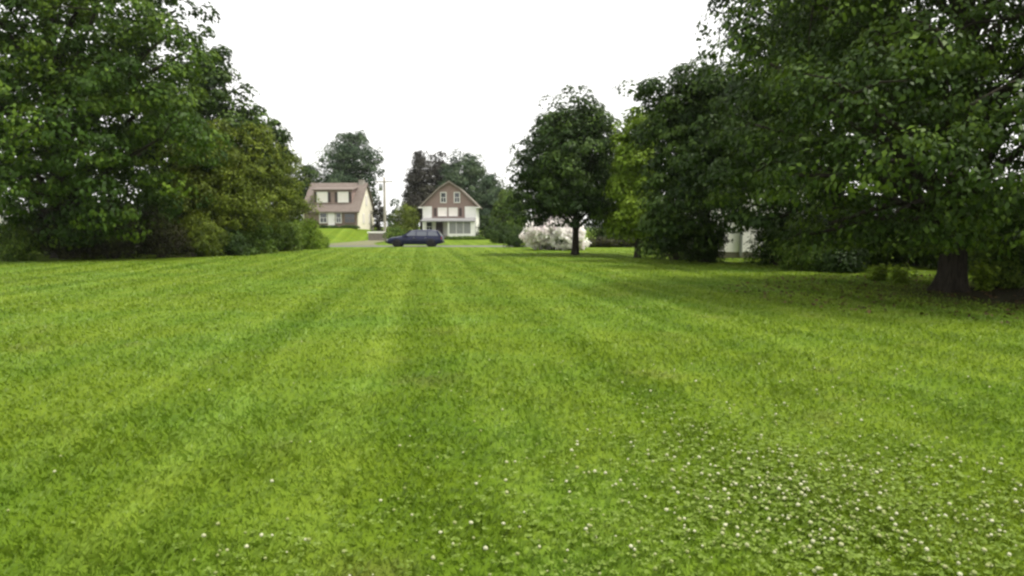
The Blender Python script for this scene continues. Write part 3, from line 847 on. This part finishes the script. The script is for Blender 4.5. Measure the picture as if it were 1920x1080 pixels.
# ------------------------------------------------------------------ the dark blue car
def lathe_y(name, prof, mat, parent, cx, cz, sides=24):
    """prof: (y, radius) turned about a Y axis through (cx, cz)"""
    V, Fc = [], []
    for y, r_ in prof:
        for s in range(sides):
            a = 2 * math.pi * s / sides
            V.append((cx + r_ * math.cos(a), y, cz + r_ * math.sin(a)))
    for i in range(len(prof) - 1):
        for s in range(sides):
            a, b = i * sides + s, i * sides + (s + 1) % sides
            Fc.append((a, b, b + sides, a + sides))
    Fc.append(tuple(range(sides))); Fc.append(tuple(range((len(prof) - 1) * sides, len(prof) * sides)))
    return mesh_py(name, V, Fc, mat, parent, True)
def car():
    Yc = 61.5
    c = at(779, 460, Yc)
    root = empty('parked_car', (c.x, Yc, tz(c.x, Yc) + 0.02), 'dark navy estate car parked side-on along the road', 'car')
    st = [  # x, half width, z low, z waist, z top of lower body
        (-2.32, 0.62, 0.38, 0.52, 0.60), (-2.25, 0.74, 0.30, 0.52, 0.70), (-2.0, 0.83, 0.24, 0.55, 0.80), (-1.5, 0.87, 0.22, 0.58, 0.88),
        (-1.0, 0.88, 0.22, 0.60, 0.94), (0.0, 0.89, 0.22, 0.62, 0.95), (1.2, 0.89, 0.22, 0.62, 0.97), (1.9, 0.87, 0.24, 0.62, 0.98), (2.22, 0.82, 0.30, 0.60, 0.97), (2.32, 0.74, 0.38, 0.58, 0.93)]
    V, Fc = [], []
    for x, w, zl, zm, zt in st:
        ring = [(w * 0.9, zl), (w, zl + 0.1), (w * 1.0, zm), (w * 0.97, zt - 0.06), (w * 0.88, zt), (0, zt + 0.035)]
        full = ring + [(-y, z) for y, z in ring[-2::-1]]
        V += [(x, y, z) for y, z in full]
    k = 11
    for i in range(len(st) - 1):
        for s in range(k):
            a, b = i * k + s, i * k + (s + 1) % k
            Fc.append((a, a + k, b + k, b))
    Fc.append(tuple(range(k))); Fc.append(tuple(range((len(st) - 1) * k, len(st) * k))[::-1])
    body = mesh_py('body', V, Fc, M['navy'], root, True)
    # greenhouse
    gs = [(-1.02, 0.80, 0.96), (-0.30, 0.66, 1.43), (0.2, 0.64, 1.50), (1.2, 0.64, 1.50), (1.85, 0.65, 1.44), (2.24, 0.76, 0.97)]
    V, Fc = [], []
    for x, w, z in gs:
        V += [(x, w, z - 0.02), (x, w * 0.8, z + 0.02), (x, 0, z + 0.04), (x, -w * 0.8, z + 0.02), (x, -w, z - 0.02)]
    for i in range(len(gs) - 1):
        for s in range(4):
            a = i * 5 + s
            Fc.append((a, a + 1, a + 6, a + 5))
    # sides down to the waist
    nb = len(V)
    for x, w, z in gs:
        V += [(x, 0.845, 0.93), (x, -0.845, 0.93)]
    for i in range(len(gs) - 1):
        Fc.append((i * 5, (i + 1) * 5, nb + (i + 1) * 2, nb + i * 2))
        Fc.append((i * 5 + 4, nb + i * 2 + 1, nb + (i + 1) * 2 + 1, (i + 1) * 5 + 4))
    mesh_py('cabin', V, Fc, M['navy'], root)
    def side_y(z):   # leaning side of the cabin
        return 0.845 + (0.648 - 0.845) * (z - 0.93) / (1.47 - 0.93)
    for s in (-1, 1):
        for (a, b, ta, tb) in ((-0.78, 0.12, -0.22, 0.12), (0.2, 1.05, 0.2, 1.05), (1.13, 2.02, 1.13, 1.78)):
            zb_, zt_ = 0.99, 1.41
            yb, yt = side_y(zb_) + 0.012, side_y(zt_) + 0.012
            v = [(a, s * yb, zb_), (b, s * yb, zb_), (tb, s * yt, zt_), (ta, s * yt, zt_)]
            v += [(x, y - s * 0.01, z) for x, y, z in v]
            f = [(0, 1, 2, 3), (4, 7, 6, 5), (0, 4, 5, 1), (1, 5, 6, 2), (2, 6, 7, 3), (3, 7, 4, 0)]
            mesh_py('side_window', v, f, M['car_glass'], root)
    for nm, (xa, wa, za), (xb, wb_, zb_), ox in (('windscreen', (-0.97, 0.72, 1.005), (-0.36, 0.58, 1.425), -0.02), ('rear_window', (2.22, 0.68, 1.02), (1.90, 0.58, 1.42), 0.02)):
        v = [(xa + ox, -wa, za), (xa + ox, wa, za), (xb + ox, wb_, zb_ + 0.03), (xb + ox, -wb_, zb_ + 0.03)]
        v += [(x - ox * 0.3, y, z - 0.004) for x, y, z in v]
        mesh_py(nm, v, [(0, 1, 2, 3), (4, 7, 6, 5), (0, 4, 5, 1), (1, 5, 6, 2), (2, 6, 7, 3), (3, 7, 4, 0)], M['car_glass'], root)
    for x in (-1.42, 1.38):
        for s in (-1, 1):
            lathe_y('wheel_arch', [(s * 0.70, 0.40), (s * 0.893, 0.40), (s * 0.893, 0.36), (s * 0.72, 0.36)], M['black'], root, x, 0.36)
            w = lathe_y('tyre', [(s * 0.70, 0.20), (s * 0.70, 0.31), (s * 0.73, 0.325), (s * 0.88, 0.325), (s * 0.905, 0.31), (s * 0.905, 0.21)], M['rubber'], root, x, 0.325)
            lathe_y('rim', [(s * 0.86, 0.208), (s * 0.897, 0.208), (s * 0.90, 0.19), (s * 0.875, 0.12), (s * 0.90, 0.05)], M['rim'], w, x, 0.325, 16)
    for s in (-1, 1):
        boxes('headlight', [((-2.285, -2.20), (min(s * 0.45, s * 0.74), max(s * 0.45, s * 0.74)), (0.56, 0.69))], M['lamp'], root)
        boxes('tail_light', [((2.20, 2.30), (min(s * 0.66, s * 0.80), max(s * 0.66, s * 0.80)), (0.68, 0.90))], M['red_lens'], root)
        boxes('mirror', [((-0.72, -0.58), (min(s * 0.86, s * 1.02), max(s * 0.86, s * 1.02)), (0.96, 1.08))], M['navy'], root)
        for x in (0.0, 0.95):
            boxes('door_handle', [((x - 0.09, x + 0.09), (min(s * 0.875, s * 0.91), max(s * 0.875, s * 0.91)), (0.80, 0.83))], M['metal_grey'], root)
        for x in (-0.85, 0.16, 1.10):
            box('door_seam', (x - 0.006, x + 0.006), (min(s * 0.80, s * 0.895), max(s * 0.80, s * 0.895)), (0.32, 0.90), M['black'], root)
    root.scale = (1.0, 1.0, 0.93)
    for xa, xb in ((-2.38, -2.22), (2.22, 2.38)):
        box('bumper', (xa, xb), (-0.78, 0.78), (0.36, 0.52), M['black'], root)
    return root
car()

# ================================================================== TREES AND SHRUBS
def px_tree(u, Y, vtop, hw):
    """photo column, distance, crown-top row and half width in pixels -> x, height, radius"""
    x = at(u, 425, Y).x
    return x, at(u, vtop, Y).z - tz(x, Y), hw / F * Y

# --- left boundary row
def px_lobes(x0, y0, rows):
    """lobes for a crown from (photo column, row, distance, radius in px across, radius in px up), relative to the foot"""
    out = []
    for u, v, Y, ru, rv in rows:
        p = at(u, v, Y)
        out.append(((p.x - x0, p.y - y0, p.z), (ru / F * Y, ru / F * Y, rv / F * Y)))
    return out
plant('maple_tree', 'towering leafy maple at the left edge rising past the top of the picture', 'tree', 'trees along the left boundary',
      -23.0, 37.5, 20.0, 1.6, 8.4, 'leaf_maple', 96000, 0.22, nl=22, tr=0.5, seed=11, clump=0.85, inner=0.25, n_br=60, profile='broad', per=110,
      extra=px_lobes(-23.0, 37.5, [(70, 330, 33, 95, 70), (200, 330, 33, 100, 75), (300, 260, 34, 90, 90), (130, 210, 32, 110, 80), (260, 120, 34, 100, 90), (340, 50, 36, 60, 80), (60, 90, 34, 90, 90), (20, 400, 34, 60, 40), (250, 390, 35, 80, 45), (330, 20, 37, 55, 60), (355, 95, 38, 40, 60), (310, 170, 35, 70, 60), (150, 425, 35, 60, 26), (225, 430, 35.5, 50, 22), (90, 430, 34.5, 50, 22), (20, 20, 34, 80, 60), (180, 20, 33, 90, 60)]))
plant('maple_tree', 'tall dark maple behind the towering one, its shoulder showing against the sky', 'tree', 'trees along the left boundary',
      -20.6, 47.0, 11.5, 1.5, 4.2, 'leaf_dark', 40000, 0.25, nl=14, tr=0.32, seed=12, clump=0.8, n_br=40, profile='broad', per=110,
      extra=px_lobes(-20.6, 47.0, [(425, 205, 46, 55, 60), (470, 250, 47, 50, 55), (380, 160, 46, 50, 60), (450, 300, 46, 60, 70), (510, 310, 48, 45, 50), (400, 130, 47, 35, 45), (440, 230, 47, 60, 50)]))
plant('olive_tree', 'dense yellow-green small tree right of the big maple, crown nearly to the ground', 'tree', 'trees along the left boundary',
      -18.9, 44.5, 7.6, 0.4, 2.9, 'leaf_olive', 56000, 0.14, nl=16, tr=0.2, seed=13, clump=0.5, n_br=50, profile='broad', squash=0.8, per=90,
      extra=px_lobes(-18.9, 44.5, [(400, 300, 43, 60, 70), (460, 300, 44, 60, 65), (360, 380, 42, 60, 50), (430, 380, 42, 65, 50), (480, 360, 44, 65, 70), (510, 330, 46, 55, 60)]))
plant('olive_tree', 'lower yellow-green tree at the far end of the left row beside the brown house', 'tree', 'trees along the left boundary',
      -17.6, 53.0, 6.4, 0.3, 2.6, 'leaf_olive', 36000, 0.14, nl=14, tr=0.17, seed=14, clump=0.5, n_br=40, profile='broad', squash=0.8, per=90,
      extra=px_lobes(-17.6, 53.0, [(530, 330, 53, 40, 45), (545, 400, 53, 45, 45), (500, 290, 53, 35, 35)]))
x, H, r_ = px_tree(533, 66, 240, 22)
plant('spruce_tree', 'slim dark pointed spruce peeping out behind the left row', 'tree', 'trees along the left boundary',
      x, 66, H, 1.0, 1.2, 'leaf_blue', 9000, 0.2, nl=12, profile='cone', tr=0.14, seed=15, clump=0.35, droop=0.5)
# shrubs at the foot of the row: (photo column of middle, base row, top row, half width px, kind, label)
LEFT_SHRUBS = [
    (28, 492, 432, 40, 'leaf_shrub', 'small green shrub at the left edge under the towering maple'),
    (118, 489, 395, 66, 'leaf_red', 'dark reddish-brown shrub nearest the left edge under the maple'),
    (212, 488, 400, 66, 'leaf_red', 'dark brownish shrub in the middle of the brown thicket under the maple'),
    (300, 486, 398, 58, 'leaf_red', 'dark brownish shrub at the right end of the brown thicket'),
    (372, 483, 400, 52, 'leaf_olive', 'olive shrub just right of the brown thicket'),
    (430, 480, 432, 42, 'leaf_dark', 'dark low shrub in the middle of the green left shrubs'),
    (478, 477, 405, 50, 'leaf_shrub', 'round green shrub third from the right end of the left row'),
    (528, 472, 412, 44, 'leaf_shrub', 'round green shrub second from the right end of the left row'),
    (568, 468, 405, 36, 'leaf_bright', 'bright green shrub nearly at the right end of the left row'),
    (596, 466, 436, 20, 'leaf_bright', 'small bright green shrub at the very end of the left row')]
for i, (u, vb, vt, hw, mt, lab) in enumerate(LEFT_SHRUBS):
    g = ground_at(u, vb)
    rr = hw / F * g.y
    Y = g.y + rr * 0.8
    H = at(u, vt, Y).z
    shrub(lab, 'shrubs along the left boundary', at(u, 425, Y).x, Y, H, rr, mt, int(6500 + 2200 * rr), 0.10 if mt != 'leaf_red' else 0.09, seed=30 + i)

for i, (u, Y, vt, hw, mt, lab) in enumerate([
        (95, 42, 385, 70, 'leaf_dark', 'dark thicket behind the reddish shrub at the far left'),
        (190, 43, 380, 75, 'leaf_red', 'dark thicket behind the maple trunk'),
        (290, 43, 370, 75, 'leaf_dark', 'dark thicket behind the right end of the brown shrubs'),
        (30, 47, 400, 50, 'leaf_dark', 'low dark thicket beside the pale shed at the left edge')]):
    x, H, r_ = px_tree(u, Y, vt, hw)
    shrub(lab, 'thicket behind the left boundary', x, Y, H, r_, mt, 9000, 0.17, seed=50 + i, clump=0.5)

# --- right boundary row
R1 = ground_at(1783, 548)
def drooping_lobes(H, zb, Rr, n, seed):
    """tiers of spreading, drooping boughs"""
    r = np.random.default_rng(seed)
    lob = []
    for i in range(n):
        t = (i + r.uniform(0, 0.9)) / n
        z = zb + (H - zb) * t
        w = math.sqrt(max(0.06, 1 - t ** 2.2))
        ang = i * 2.399 + r.uniform(-0.4, 0.4)
        rad = Rr * w * r.uniform(0.45, 0.74)
        lr = Rr * r.uniform(0.26, 0.38) * (0.6 + 0.4 * w)
        lob.append(((math.cos(ang) * rad, math.sin(ang) * rad, z - 0.1 * rad), (lr, lr, lr * r.uniform(0.45, 0.65))))
    lob.append(((0, 0, (H + zb) * 0.5), (Rr * 0.45, Rr * 0.45, (H - zb) * 0.42)))
    return lob
plant('beech_tree', 'massive dark beech with thick trunk and layered drooping boughs on the right', 'tree', 'trees along the right boundary',
      R1.x, R1.y, 15.5, 2.0, 6.4, 'leaf_beech', 155000, 0.115, tr=0.30, seed=21, clump=0.75, lobes=drooping_lobes(15.5, 2.3, 6.4, 46, 5),
      per=100, squash=0.36, droop=0.4, inner=0.3, n_br=110, zmin=0.95, sides=14, flare=1.45,
      extra=px_lobes(R1.x, R1.y, [(1560, 420, 15.5, 110, 40), (1680, 400, 14.5, 120, 50), (1640, 300, 13.5, 130, 50), (1860, 400, 14, 110, 50), (1480, 330, 16, 100, 50),
             (1780, 330, 13.2, 120, 50), (1700, 455, 17.0, 90, 22), (1530, 440, 19, 70, 30), (1600, 180, 14, 130, 60), (1440, 120, 16, 90, 70), (1820, 200, 13, 120, 60), (1430, 240, 17, 80, 60), (1880, 40, 15, 120, 80), (1900, 140, 17, 90, 70), (1760, 60, 14, 120, 70)]))
plant('beech_tree', 'neighbouring dark beech cut off by the right edge of the picture', 'tree', 'trees along the right boundary',
      16.6, 13.5, 13.0, 1.8, 5.9, 'leaf_beech', 40000, 0.19, tr=0.36, seed=22, clump=0.85, lobes=drooping_lobes(13, 1.9, 5.9, 30, 6),
      per=90, squash=0.4, droop=0.35, n_br=50, zmin=0.9, sides=12)
x, H, r_ = px_tree(1322, 33.5, 120, 108)
plant('maple_tree', 'dark bushy tree left of the big beech, foliage hanging nearly to the lawn', 'tree', 'trees along the right boundary',
      x, 33.5, H, 2.4, r_, 'leaf_dark', 56000, 0.18, nl=16, tr=0.25, seed=23, clump=0.65, n_br=60, profile='broad', zmin=0.3, per=100, inner=0.45,
      extra=px_lobes(x, 33.5, [(1235, 175, 33, 55, 45), (1260, 240, 33, 50, 50), (1275, 385, 32, 55, 40), (1245, 435, 32, 42, 38), (1305, 425, 32.5, 40, 42), (1300, 320, 32, 70, 60), (1340, 250, 32, 60, 60), (1330, 160, 33, 60, 45)]))
plant('maple_tree', 'tall dark tree standing behind the boughs of the big beech', 'tree', 'trees along the right boundary',
      12.8, 29.0, 13.5, 2.8, 4.2, 'leaf_dark', 54000, 0.2, nl=18, tr=0.33, seed=24, clump=0.8, n_br=60, profile='broad', per=100,
      extra=px_lobes(12.8, 29.0, [(1400, 160, 28, 60, 60), (1430, 250, 28, 70, 60), (1395, 320, 28.5, 45, 45), (1440, 80, 28, 70, 70), (1470, 340, 28, 80, 50), (1420, 10, 28, 70, 60), (1385, 405, 28.5, 36, 20), (1430, 420, 28, 30, 22)]))
x, H, r_ = px_tree(1196, 38.0, 186, 60)
plant('young_tree', 'light green young tree squeezed between the two dark trees', 'tree', 'trees along the right boundary',
      x, 38.0, H, 0.6, r_ * 1.05, 'leaf_bright', 28000, 0.17, nl=12, tr=0.16, seed=25, clump=0.55, n_br=40, profile='column', per=80)
# the tree standing alone on the lawn
g = ground_at(1085, 478)
x, H, r_ = px_tree(1074, g.y, 184, 126)
plant('lawn_tree', 'rounded dark tree with short trunk standing alone on the lawn edge', 'tree', None,
      g.x - 0.2, g.y, H, 1.8, r_, 'leaf_dark', 66000, 0.165, nl=24, tr=0.2, seed=26, clump=0.6, n_br=60, profile='lawn', zmin=1.6, per=90, inner=0.45,
      extra=px_lobes(g.x - 0.2, g.y, [(1000, 330, g.y, 40, 40), (1010, 375, g.y, 45, 30), (1150, 380, g.y, 40, 34), (1085, 380, g.y - 1.5, 60, 30), (1090, 240, g.y, 50, 45)]))

RIGHT_SHRUBS = [
    (1268, 489, 402, 60, 'leaf_dark', 'grey-green bush at the foot of the dark bushy tree'),
    (1326, 492, 432, 30, 'leaf_dark', 'dark low bush left of the white house gap'),
    (1462, 499, 405, 52, 'leaf_dark', 'dark bush right of the white house gap'),
    (1510, 510, 440, 44, 'leaf_shrub', 'scruffy green bush between the white house gap and the beech'),
    (1580, 514, 455, 40, 'leaf_dark', 'dark bush left of the pale weeds near the beech'),
    (1880, 545, 455, 45, 'leaf_shrub', 'green bush right of the beech trunk at the picture edge')]
for i, (u, vb, vt, hw, mt, lab) in enumerate(RIGHT_SHRUBS):
    g = ground_at(u, vb); rr = hw / F * g.y; Y = g.y + rr * 0.8
    shrub(lab, 'bushes along the right boundary', at(u, 425, Y).x, Y, at(u, vt, Y).z, rr, mt, int(6000 + 2000 * rr), 0.09, seed=60 + i)

for i, (u, Y, vt, hw, lab) in enumerate([
        (1488, 33, 385, 66, 'tall dark thicket behind the scruffy bush left of the beech'),
        (1610, 31, 385, 80, 'tall dark thicket just left of the beech trunk, farther back'),
        (1715, 30, 390, 75, 'tall dark thicket seen right behind the beech trunk'),
        (1830, 27, 380, 85, 'tall dark thicket right of the beech trunk, farther back'),
        (1910, 24, 380, 70, 'tall dark thicket at the right picture edge behind the beech')]):
    x, H, r_ = px_tree(u, Y, vt, hw)
    shrub(lab, 'thicket behind the right boundary', x, Y, H, r_, 'leaf_beech', 8000, 0.17, seed=70 + i, clump=0.5)

def fallen_leaves():
    n = 2600
    a = rng.uniform(0, 6.283, n); d = np.sqrt(rng.random(n)) * 6.5
    x, y = R1.x + 1.0 + np.cos(a) * d, R1.y - 0.6 + np.sin(a) * d
    q = leaves(np.stack([x, y, terrain(x, y) + rng.uniform(0.006, 0.04, n)], 1), np.array([0, 0, 1.0]) + rng.normal(size=(n, 3)) * 0.35, 0.085, 0.65, 0.25)
    o = mesh_np('fallen_leaves', q, 4, M['litter'], None, np.repeat(rng.random(n), 4))
    tag(o, 'brown fallen leaves scattered under the big beech', 'leaf litter', kind='stuff')
fallen_leaves()

# pale tall weeds by the beech trunk
def weed(label, u, vb, vt, hw, seed):
    g = ground_at(u, vb)
    root = empty('weed_clump', (g.x, g.y, tz(g.x, g.y)), label, 'plant', 'pale weeds around the beech trunk')
    r = np.random.default_rng(seed)
    H = at(u, vt, g.y).z; rr = hw / F * g.y
    paths, pos, nrm = [], [], []
    for k in range(16):
        a = r.uniform(0, 6.283); d = rr * r.uniform(0.1, 1)
        tip = np.array([math.cos(a) * d, math.sin(a) * d, H * r.uniform(0.55, 1)])
        foot = np.array([tip[0] * 0.35, tip[1] * 0.35, -0.02])
        paths.append((np.array([foot, foot * 0.5 + tip * 0.5 + [0, 0, 0.05], tip]), np.array([0.007, 0.006, 0.003])))
        for t in np.linspace(0.1, 1, 26):
            pos.append(foot * (1 - t) + tip * t + r.normal(size=3) * 0.07)
            nrm.append(np.array([0, 0, 1]) + r.normal(size=3) * 0.5)
    tubes('stem', paths, M['clover_leaf'], root, 5)['kind'] = 'stuff'
    q = leaves(np.array(pos), np.array(nrm), 0.13, 0.5, 0.2)
    lf = mesh_np('foliage', q, 4, M['leaf_bright'], root, np.repeat(r.uniform(0.4, 1, len(pos)), 4)); lf['kind'] = 'stuff'
weed('pale green weed clump standing well left of the beech trunk', 1645, 528, 500, 26, 1)
weed('pale green weed clump just left of the beech trunk', 1692, 535, 500, 24, 2)
weed('tall pale weed clump close right of the beech trunk', 1842, 548, 492, 24, 3)

# --- white-pink flowering shrub behind the lawn tree
def flowering():
    Y = 51.0
    c = at(1040, 468, Y)
    rx = 62 / F * Y
    H = at(1040, 400, Y).z
    root = empty('flowering_shrub', (c.x, Y, tz(c.x, Y)), 'broad shrub covered in white and pale pink blossom behind the lawn tree', 'shrub')
    lob = auto_lobes(H, 0.25, rx, 13, 'broad', 5, 1.4)
    q, t, cc = foliage(lob, 30000, 0.15, 0.3, 60, 0.9, 0.3, 0.05, 0.05, gaps=0.08, upness=0.3, aspect=0.95)
    b = mesh_np('blossom', q, 4, M['blossom'], root, t); b['kind'] = 'stuff'
    lob2 = [(p, tuple(v * 0.7 for v in r)) for p, r in lob]
    q, t, _ = foliage(lob2, 4000, 0.10, 0.32, 50, 0.8, 0.3, 0.4, 0.02)
    f = mesh_np('foliage', q, 4, M['leaf_shrub'], root, t); f['kind'] = 'stuff'
    paths = []
    for i in rng.choice(len(cc), 22, replace=False):
        p = cc[i]; a = np.array([p[0] * 0.2, p[1] * 0.2, -0.05])
        paths.append((np.array([a, (a + p) / 2 + [0, 0, 0.12], p]), np.array([0.035, 0.025, 0.01])))
    tubes('stem', paths, M['bark_grey'], root, 5)['kind'] = 'stuff'
flowering()

# --- hedges and planting across the road
def hedge(label, u0, u1, Y, vt, mat, depth=1.0, seed=1, leaf=0.11, dens=2600, group='low hedges near the road'):
    a, b = at(u0, 425, Y).x, at(u1, 425, Y).x
    cx = (a + b) / 2; z0 = tz(cx, Y)
    H = at((u0 + u1) / 2, vt, Y).z - z0
    L = b - a
    root = empty('hedge', (cx, Y, z0), label, 'hedge', group)
    r = np.random.default_rng(seed)
    n = max(3, int(L / 0.7))
    lob = [((-L / 2 + L * (k + 0.5) / n, r.uniform(-0.1, 0.1), H * 0.5 + r.uniform(-0.05, 0.05)), (L / n * 0.75, depth / 2, H * r.uniform(0.45, 0.55))) for k in range(n)]
    q, t, cc = foliage(lob, int(dens * L), leaf, 0.22, 30, 0.8, 0.1, 0.35, 0.0)
    f = mesh_np('foliage', q, 4, M[mat], root, t); f['kind'] = 'stuff'
    paths = [(np.array([[p[0][0], 0, -0.1], [p[0][0] + 0.05, 0.02, H * 0.3], [p[0][0], 0, H * 0.6]]), np.array([0.04, 0.03, 0.015])) for p in lob]
    tubes('stem', paths, M['bark'], root, 5)['kind'] = 'stuff'
hedge('dark clipped hedge left of the white door of the brown house', 601, 630, 92.5, 424, 'leaf_dark', 1.0, 1)
hedge('dark clipped hedge under the wide window of the brown house', 641, 672, 92.5, 424, 'leaf_dark', 1.0, 2)
hedge('dark low hedge in front of the screened porch', 838, 906, 90.0, 444, 'leaf_shrub', 1.0, 3)
hedge('dark reddish low hedge right of the lawn tree', 1108, 1205, 57.0, 446, 'leaf_red', 1.4, 4, 0.1, 2600)
shrub('small green bush between the pole and the parked car', 'bushes across the road', at(742, 425, 75).x, 75, at(742, 424, 75).z, 1.3, 'leaf_shrub', 5000, 0.12, 81)
shrub('dark bush left of the white blossom shrub', 'bushes across the road', at(968, 425, 57).x, 57, at(968, 424, 57).z, 0.9, 'leaf_dark', 5000, 0.1, 82)
shrub('dark bush between the white house and the lawn tree', 'bushes across the road', at(940, 425, 70).x, 70, at(940, 420, 70).z, 1.3, 'leaf_dark', 6000, 0.12, 83)
shrub('dark bush against the right side of the white house', 'bushes across the road', at(912, 425, 93).x, 93, at(912, 405, 93).z, 1.4, 'leaf_dark', 6000, 0.14, 84)
shrub('yellow-green bushy mound between the pole and the white house', 'bushes across the road', at(762, 425, 101).x, 101, at(762, 385, 101).z, 2.9, 'leaf_olive', 12000, 0.17, 85, clump=0.6)
shrub('dark slim bush beside the cream gable end', 'bushes across the road', at(711, 425, 101).x, 101, at(711, 375, 101).z, 1.0, 'leaf_purple', 5000, 0.15, 86)

shrub('broad dark bush behind the right half of the lawn tree', 'bushes across the road', at(1150, 425, 62).x, 62, at(1150, 398, 62).z, 2.6, 'leaf_dark', 9000, 0.15, 87, clump=0.5)

# --- trees behind the houses
BACK = [
    # u, Y, vtop, half width px, kind, leaf count, profile, zb, label
    (665, 122, 240, 56, 'leaf_blue', 26000, 'round', 5.0, 'tall airy grey-green tree rising behind the brown house'),
    (583, 118, 300, 42, 'leaf_dark', 15000, 'broad', 1.5, 'dark low tree behind the left end of the brown house'),
    (632, 116, 315, 36, 'leaf_blue', 13000, 'broad', 1.5, 'dark green tree directly behind the brown house roof'),
    (790, 118, 268, 42, 'leaf_purple', 20000, 'cone', 2.0, 'dark brownish ragged conifer behind the white house on its left'),
    (826, 124, 272, 30, 'leaf_purple', 12000, 'cone', 3.0, 'dark pointed conifer top directly behind the white house'),
    (872, 120, 280, 52, 'leaf_blue', 26000, 'round', 3.0, 'broad rounded tree behind the right half of the white house'),
    (922, 112, 322, 34, 'leaf_blue', 15000, 'broad', 1.5, 'smaller rounded tree to the right behind the white house'),
    (958, 105, 352, 32, 'leaf_shrub', 12000, 'broad', 1.0, 'pale green tree left of the lawn tree, far back')]
for i, (u, Y, vt, hw, mt, n, prof, zb, lab) in enumerate(BACK):
    x, H, r_ = px_tree(u, Y, vt, hw)
    plant('conifer_tree' if prof == 'cone' else 'background_tree', lab, 'tree', 'trees behind the far houses', x, Y, H, zb, r_, mt, n, 0.30,
          nl=14, tr=0.3, seed=90 + i, clump=1.0, n_br=30, profile=prof, gaps=0.15, sides=6)

# --- the far-off wood closing the view behind all rows
def distant_wood():
    lob = []
    for k in range(230):
        a = R(-62 + 124 * (k + rng.uniform(-0.4, 0.4)) / 230)
        d = rng.uniform(170, 205)
        x, y = d * math.sin(a), d * math.cos(a)
        h = rng.uniform(5, 8.5) + (4 if abs(a) > 0.33 else 0)
        lob.append(((x, y, h * 0.5), (rng.uniform(3, 5), rng.uniform(3, 5), h * 0.55)))
    q, t, cc = foliage(lob, 32000, 0.95, 1.5, 40, 0.8, 0.2, 0.2, 0.0)
    o = mesh_np('distant_wood', q, 4, M['leaf_blue'], None, t)
    tag(o, 'far-off belt of woodland along the horizon behind the houses', 'woodland', kind='stuff')
distant_wood()
def shade_wood():  # added wood, mostly out of frame, to deepen the shade under the beech
    lob = []
    for k in range(34):
        x, y = rng.uniform(20, 32), rng.uniform(9, 24)
        h = rng.uniform(9, 14)
        for zf, rf in ((0.25, 1.0), (0.6, 1.0), (0.85, 0.7)):
            lob.append(((x, y, h * zf), (2.8 * rf, 2.8 * rf, h * 0.22)))
    q, t, cc = foliage(lob, 15000, 0.6, 1.0, 60, 0.7, 0.2, 0.3, 0.0)
    o = mesh_np('shade_wood', q, 4, M['leaf_dark'], None, t)
    tag(o, 'added dark woodland mostly out of view, blocking light from the right', 'woodland', kind='stuff')
shade_wood()

# ------------------------------------------------------------------ thin summer haze
def haze():
    m = bpy.data.materials.new('haze'); m.use_nodes = True
    nt = m.node_tree; nt.nodes.clear()
    o = nt.nodes.new('ShaderNodeOutputMaterial'); v = nt.nodes.new('ShaderNodeVolumePrincipled')
    v.inputs['Color'].default_value = (0.93, 0.95, 0.96, 1)
    v.inputs['Density'].default_value = 0.00014
    v.inputs['Anisotropy'].default_value = 0.3
    nt.links.new(v.outputs['Volume'], o.inputs['Volume'])
    b = box('haze', (-1000, 1000), (-80, 1600), (-1.2, 24.0), m)
    tag(b, kind='stuff')
haze()
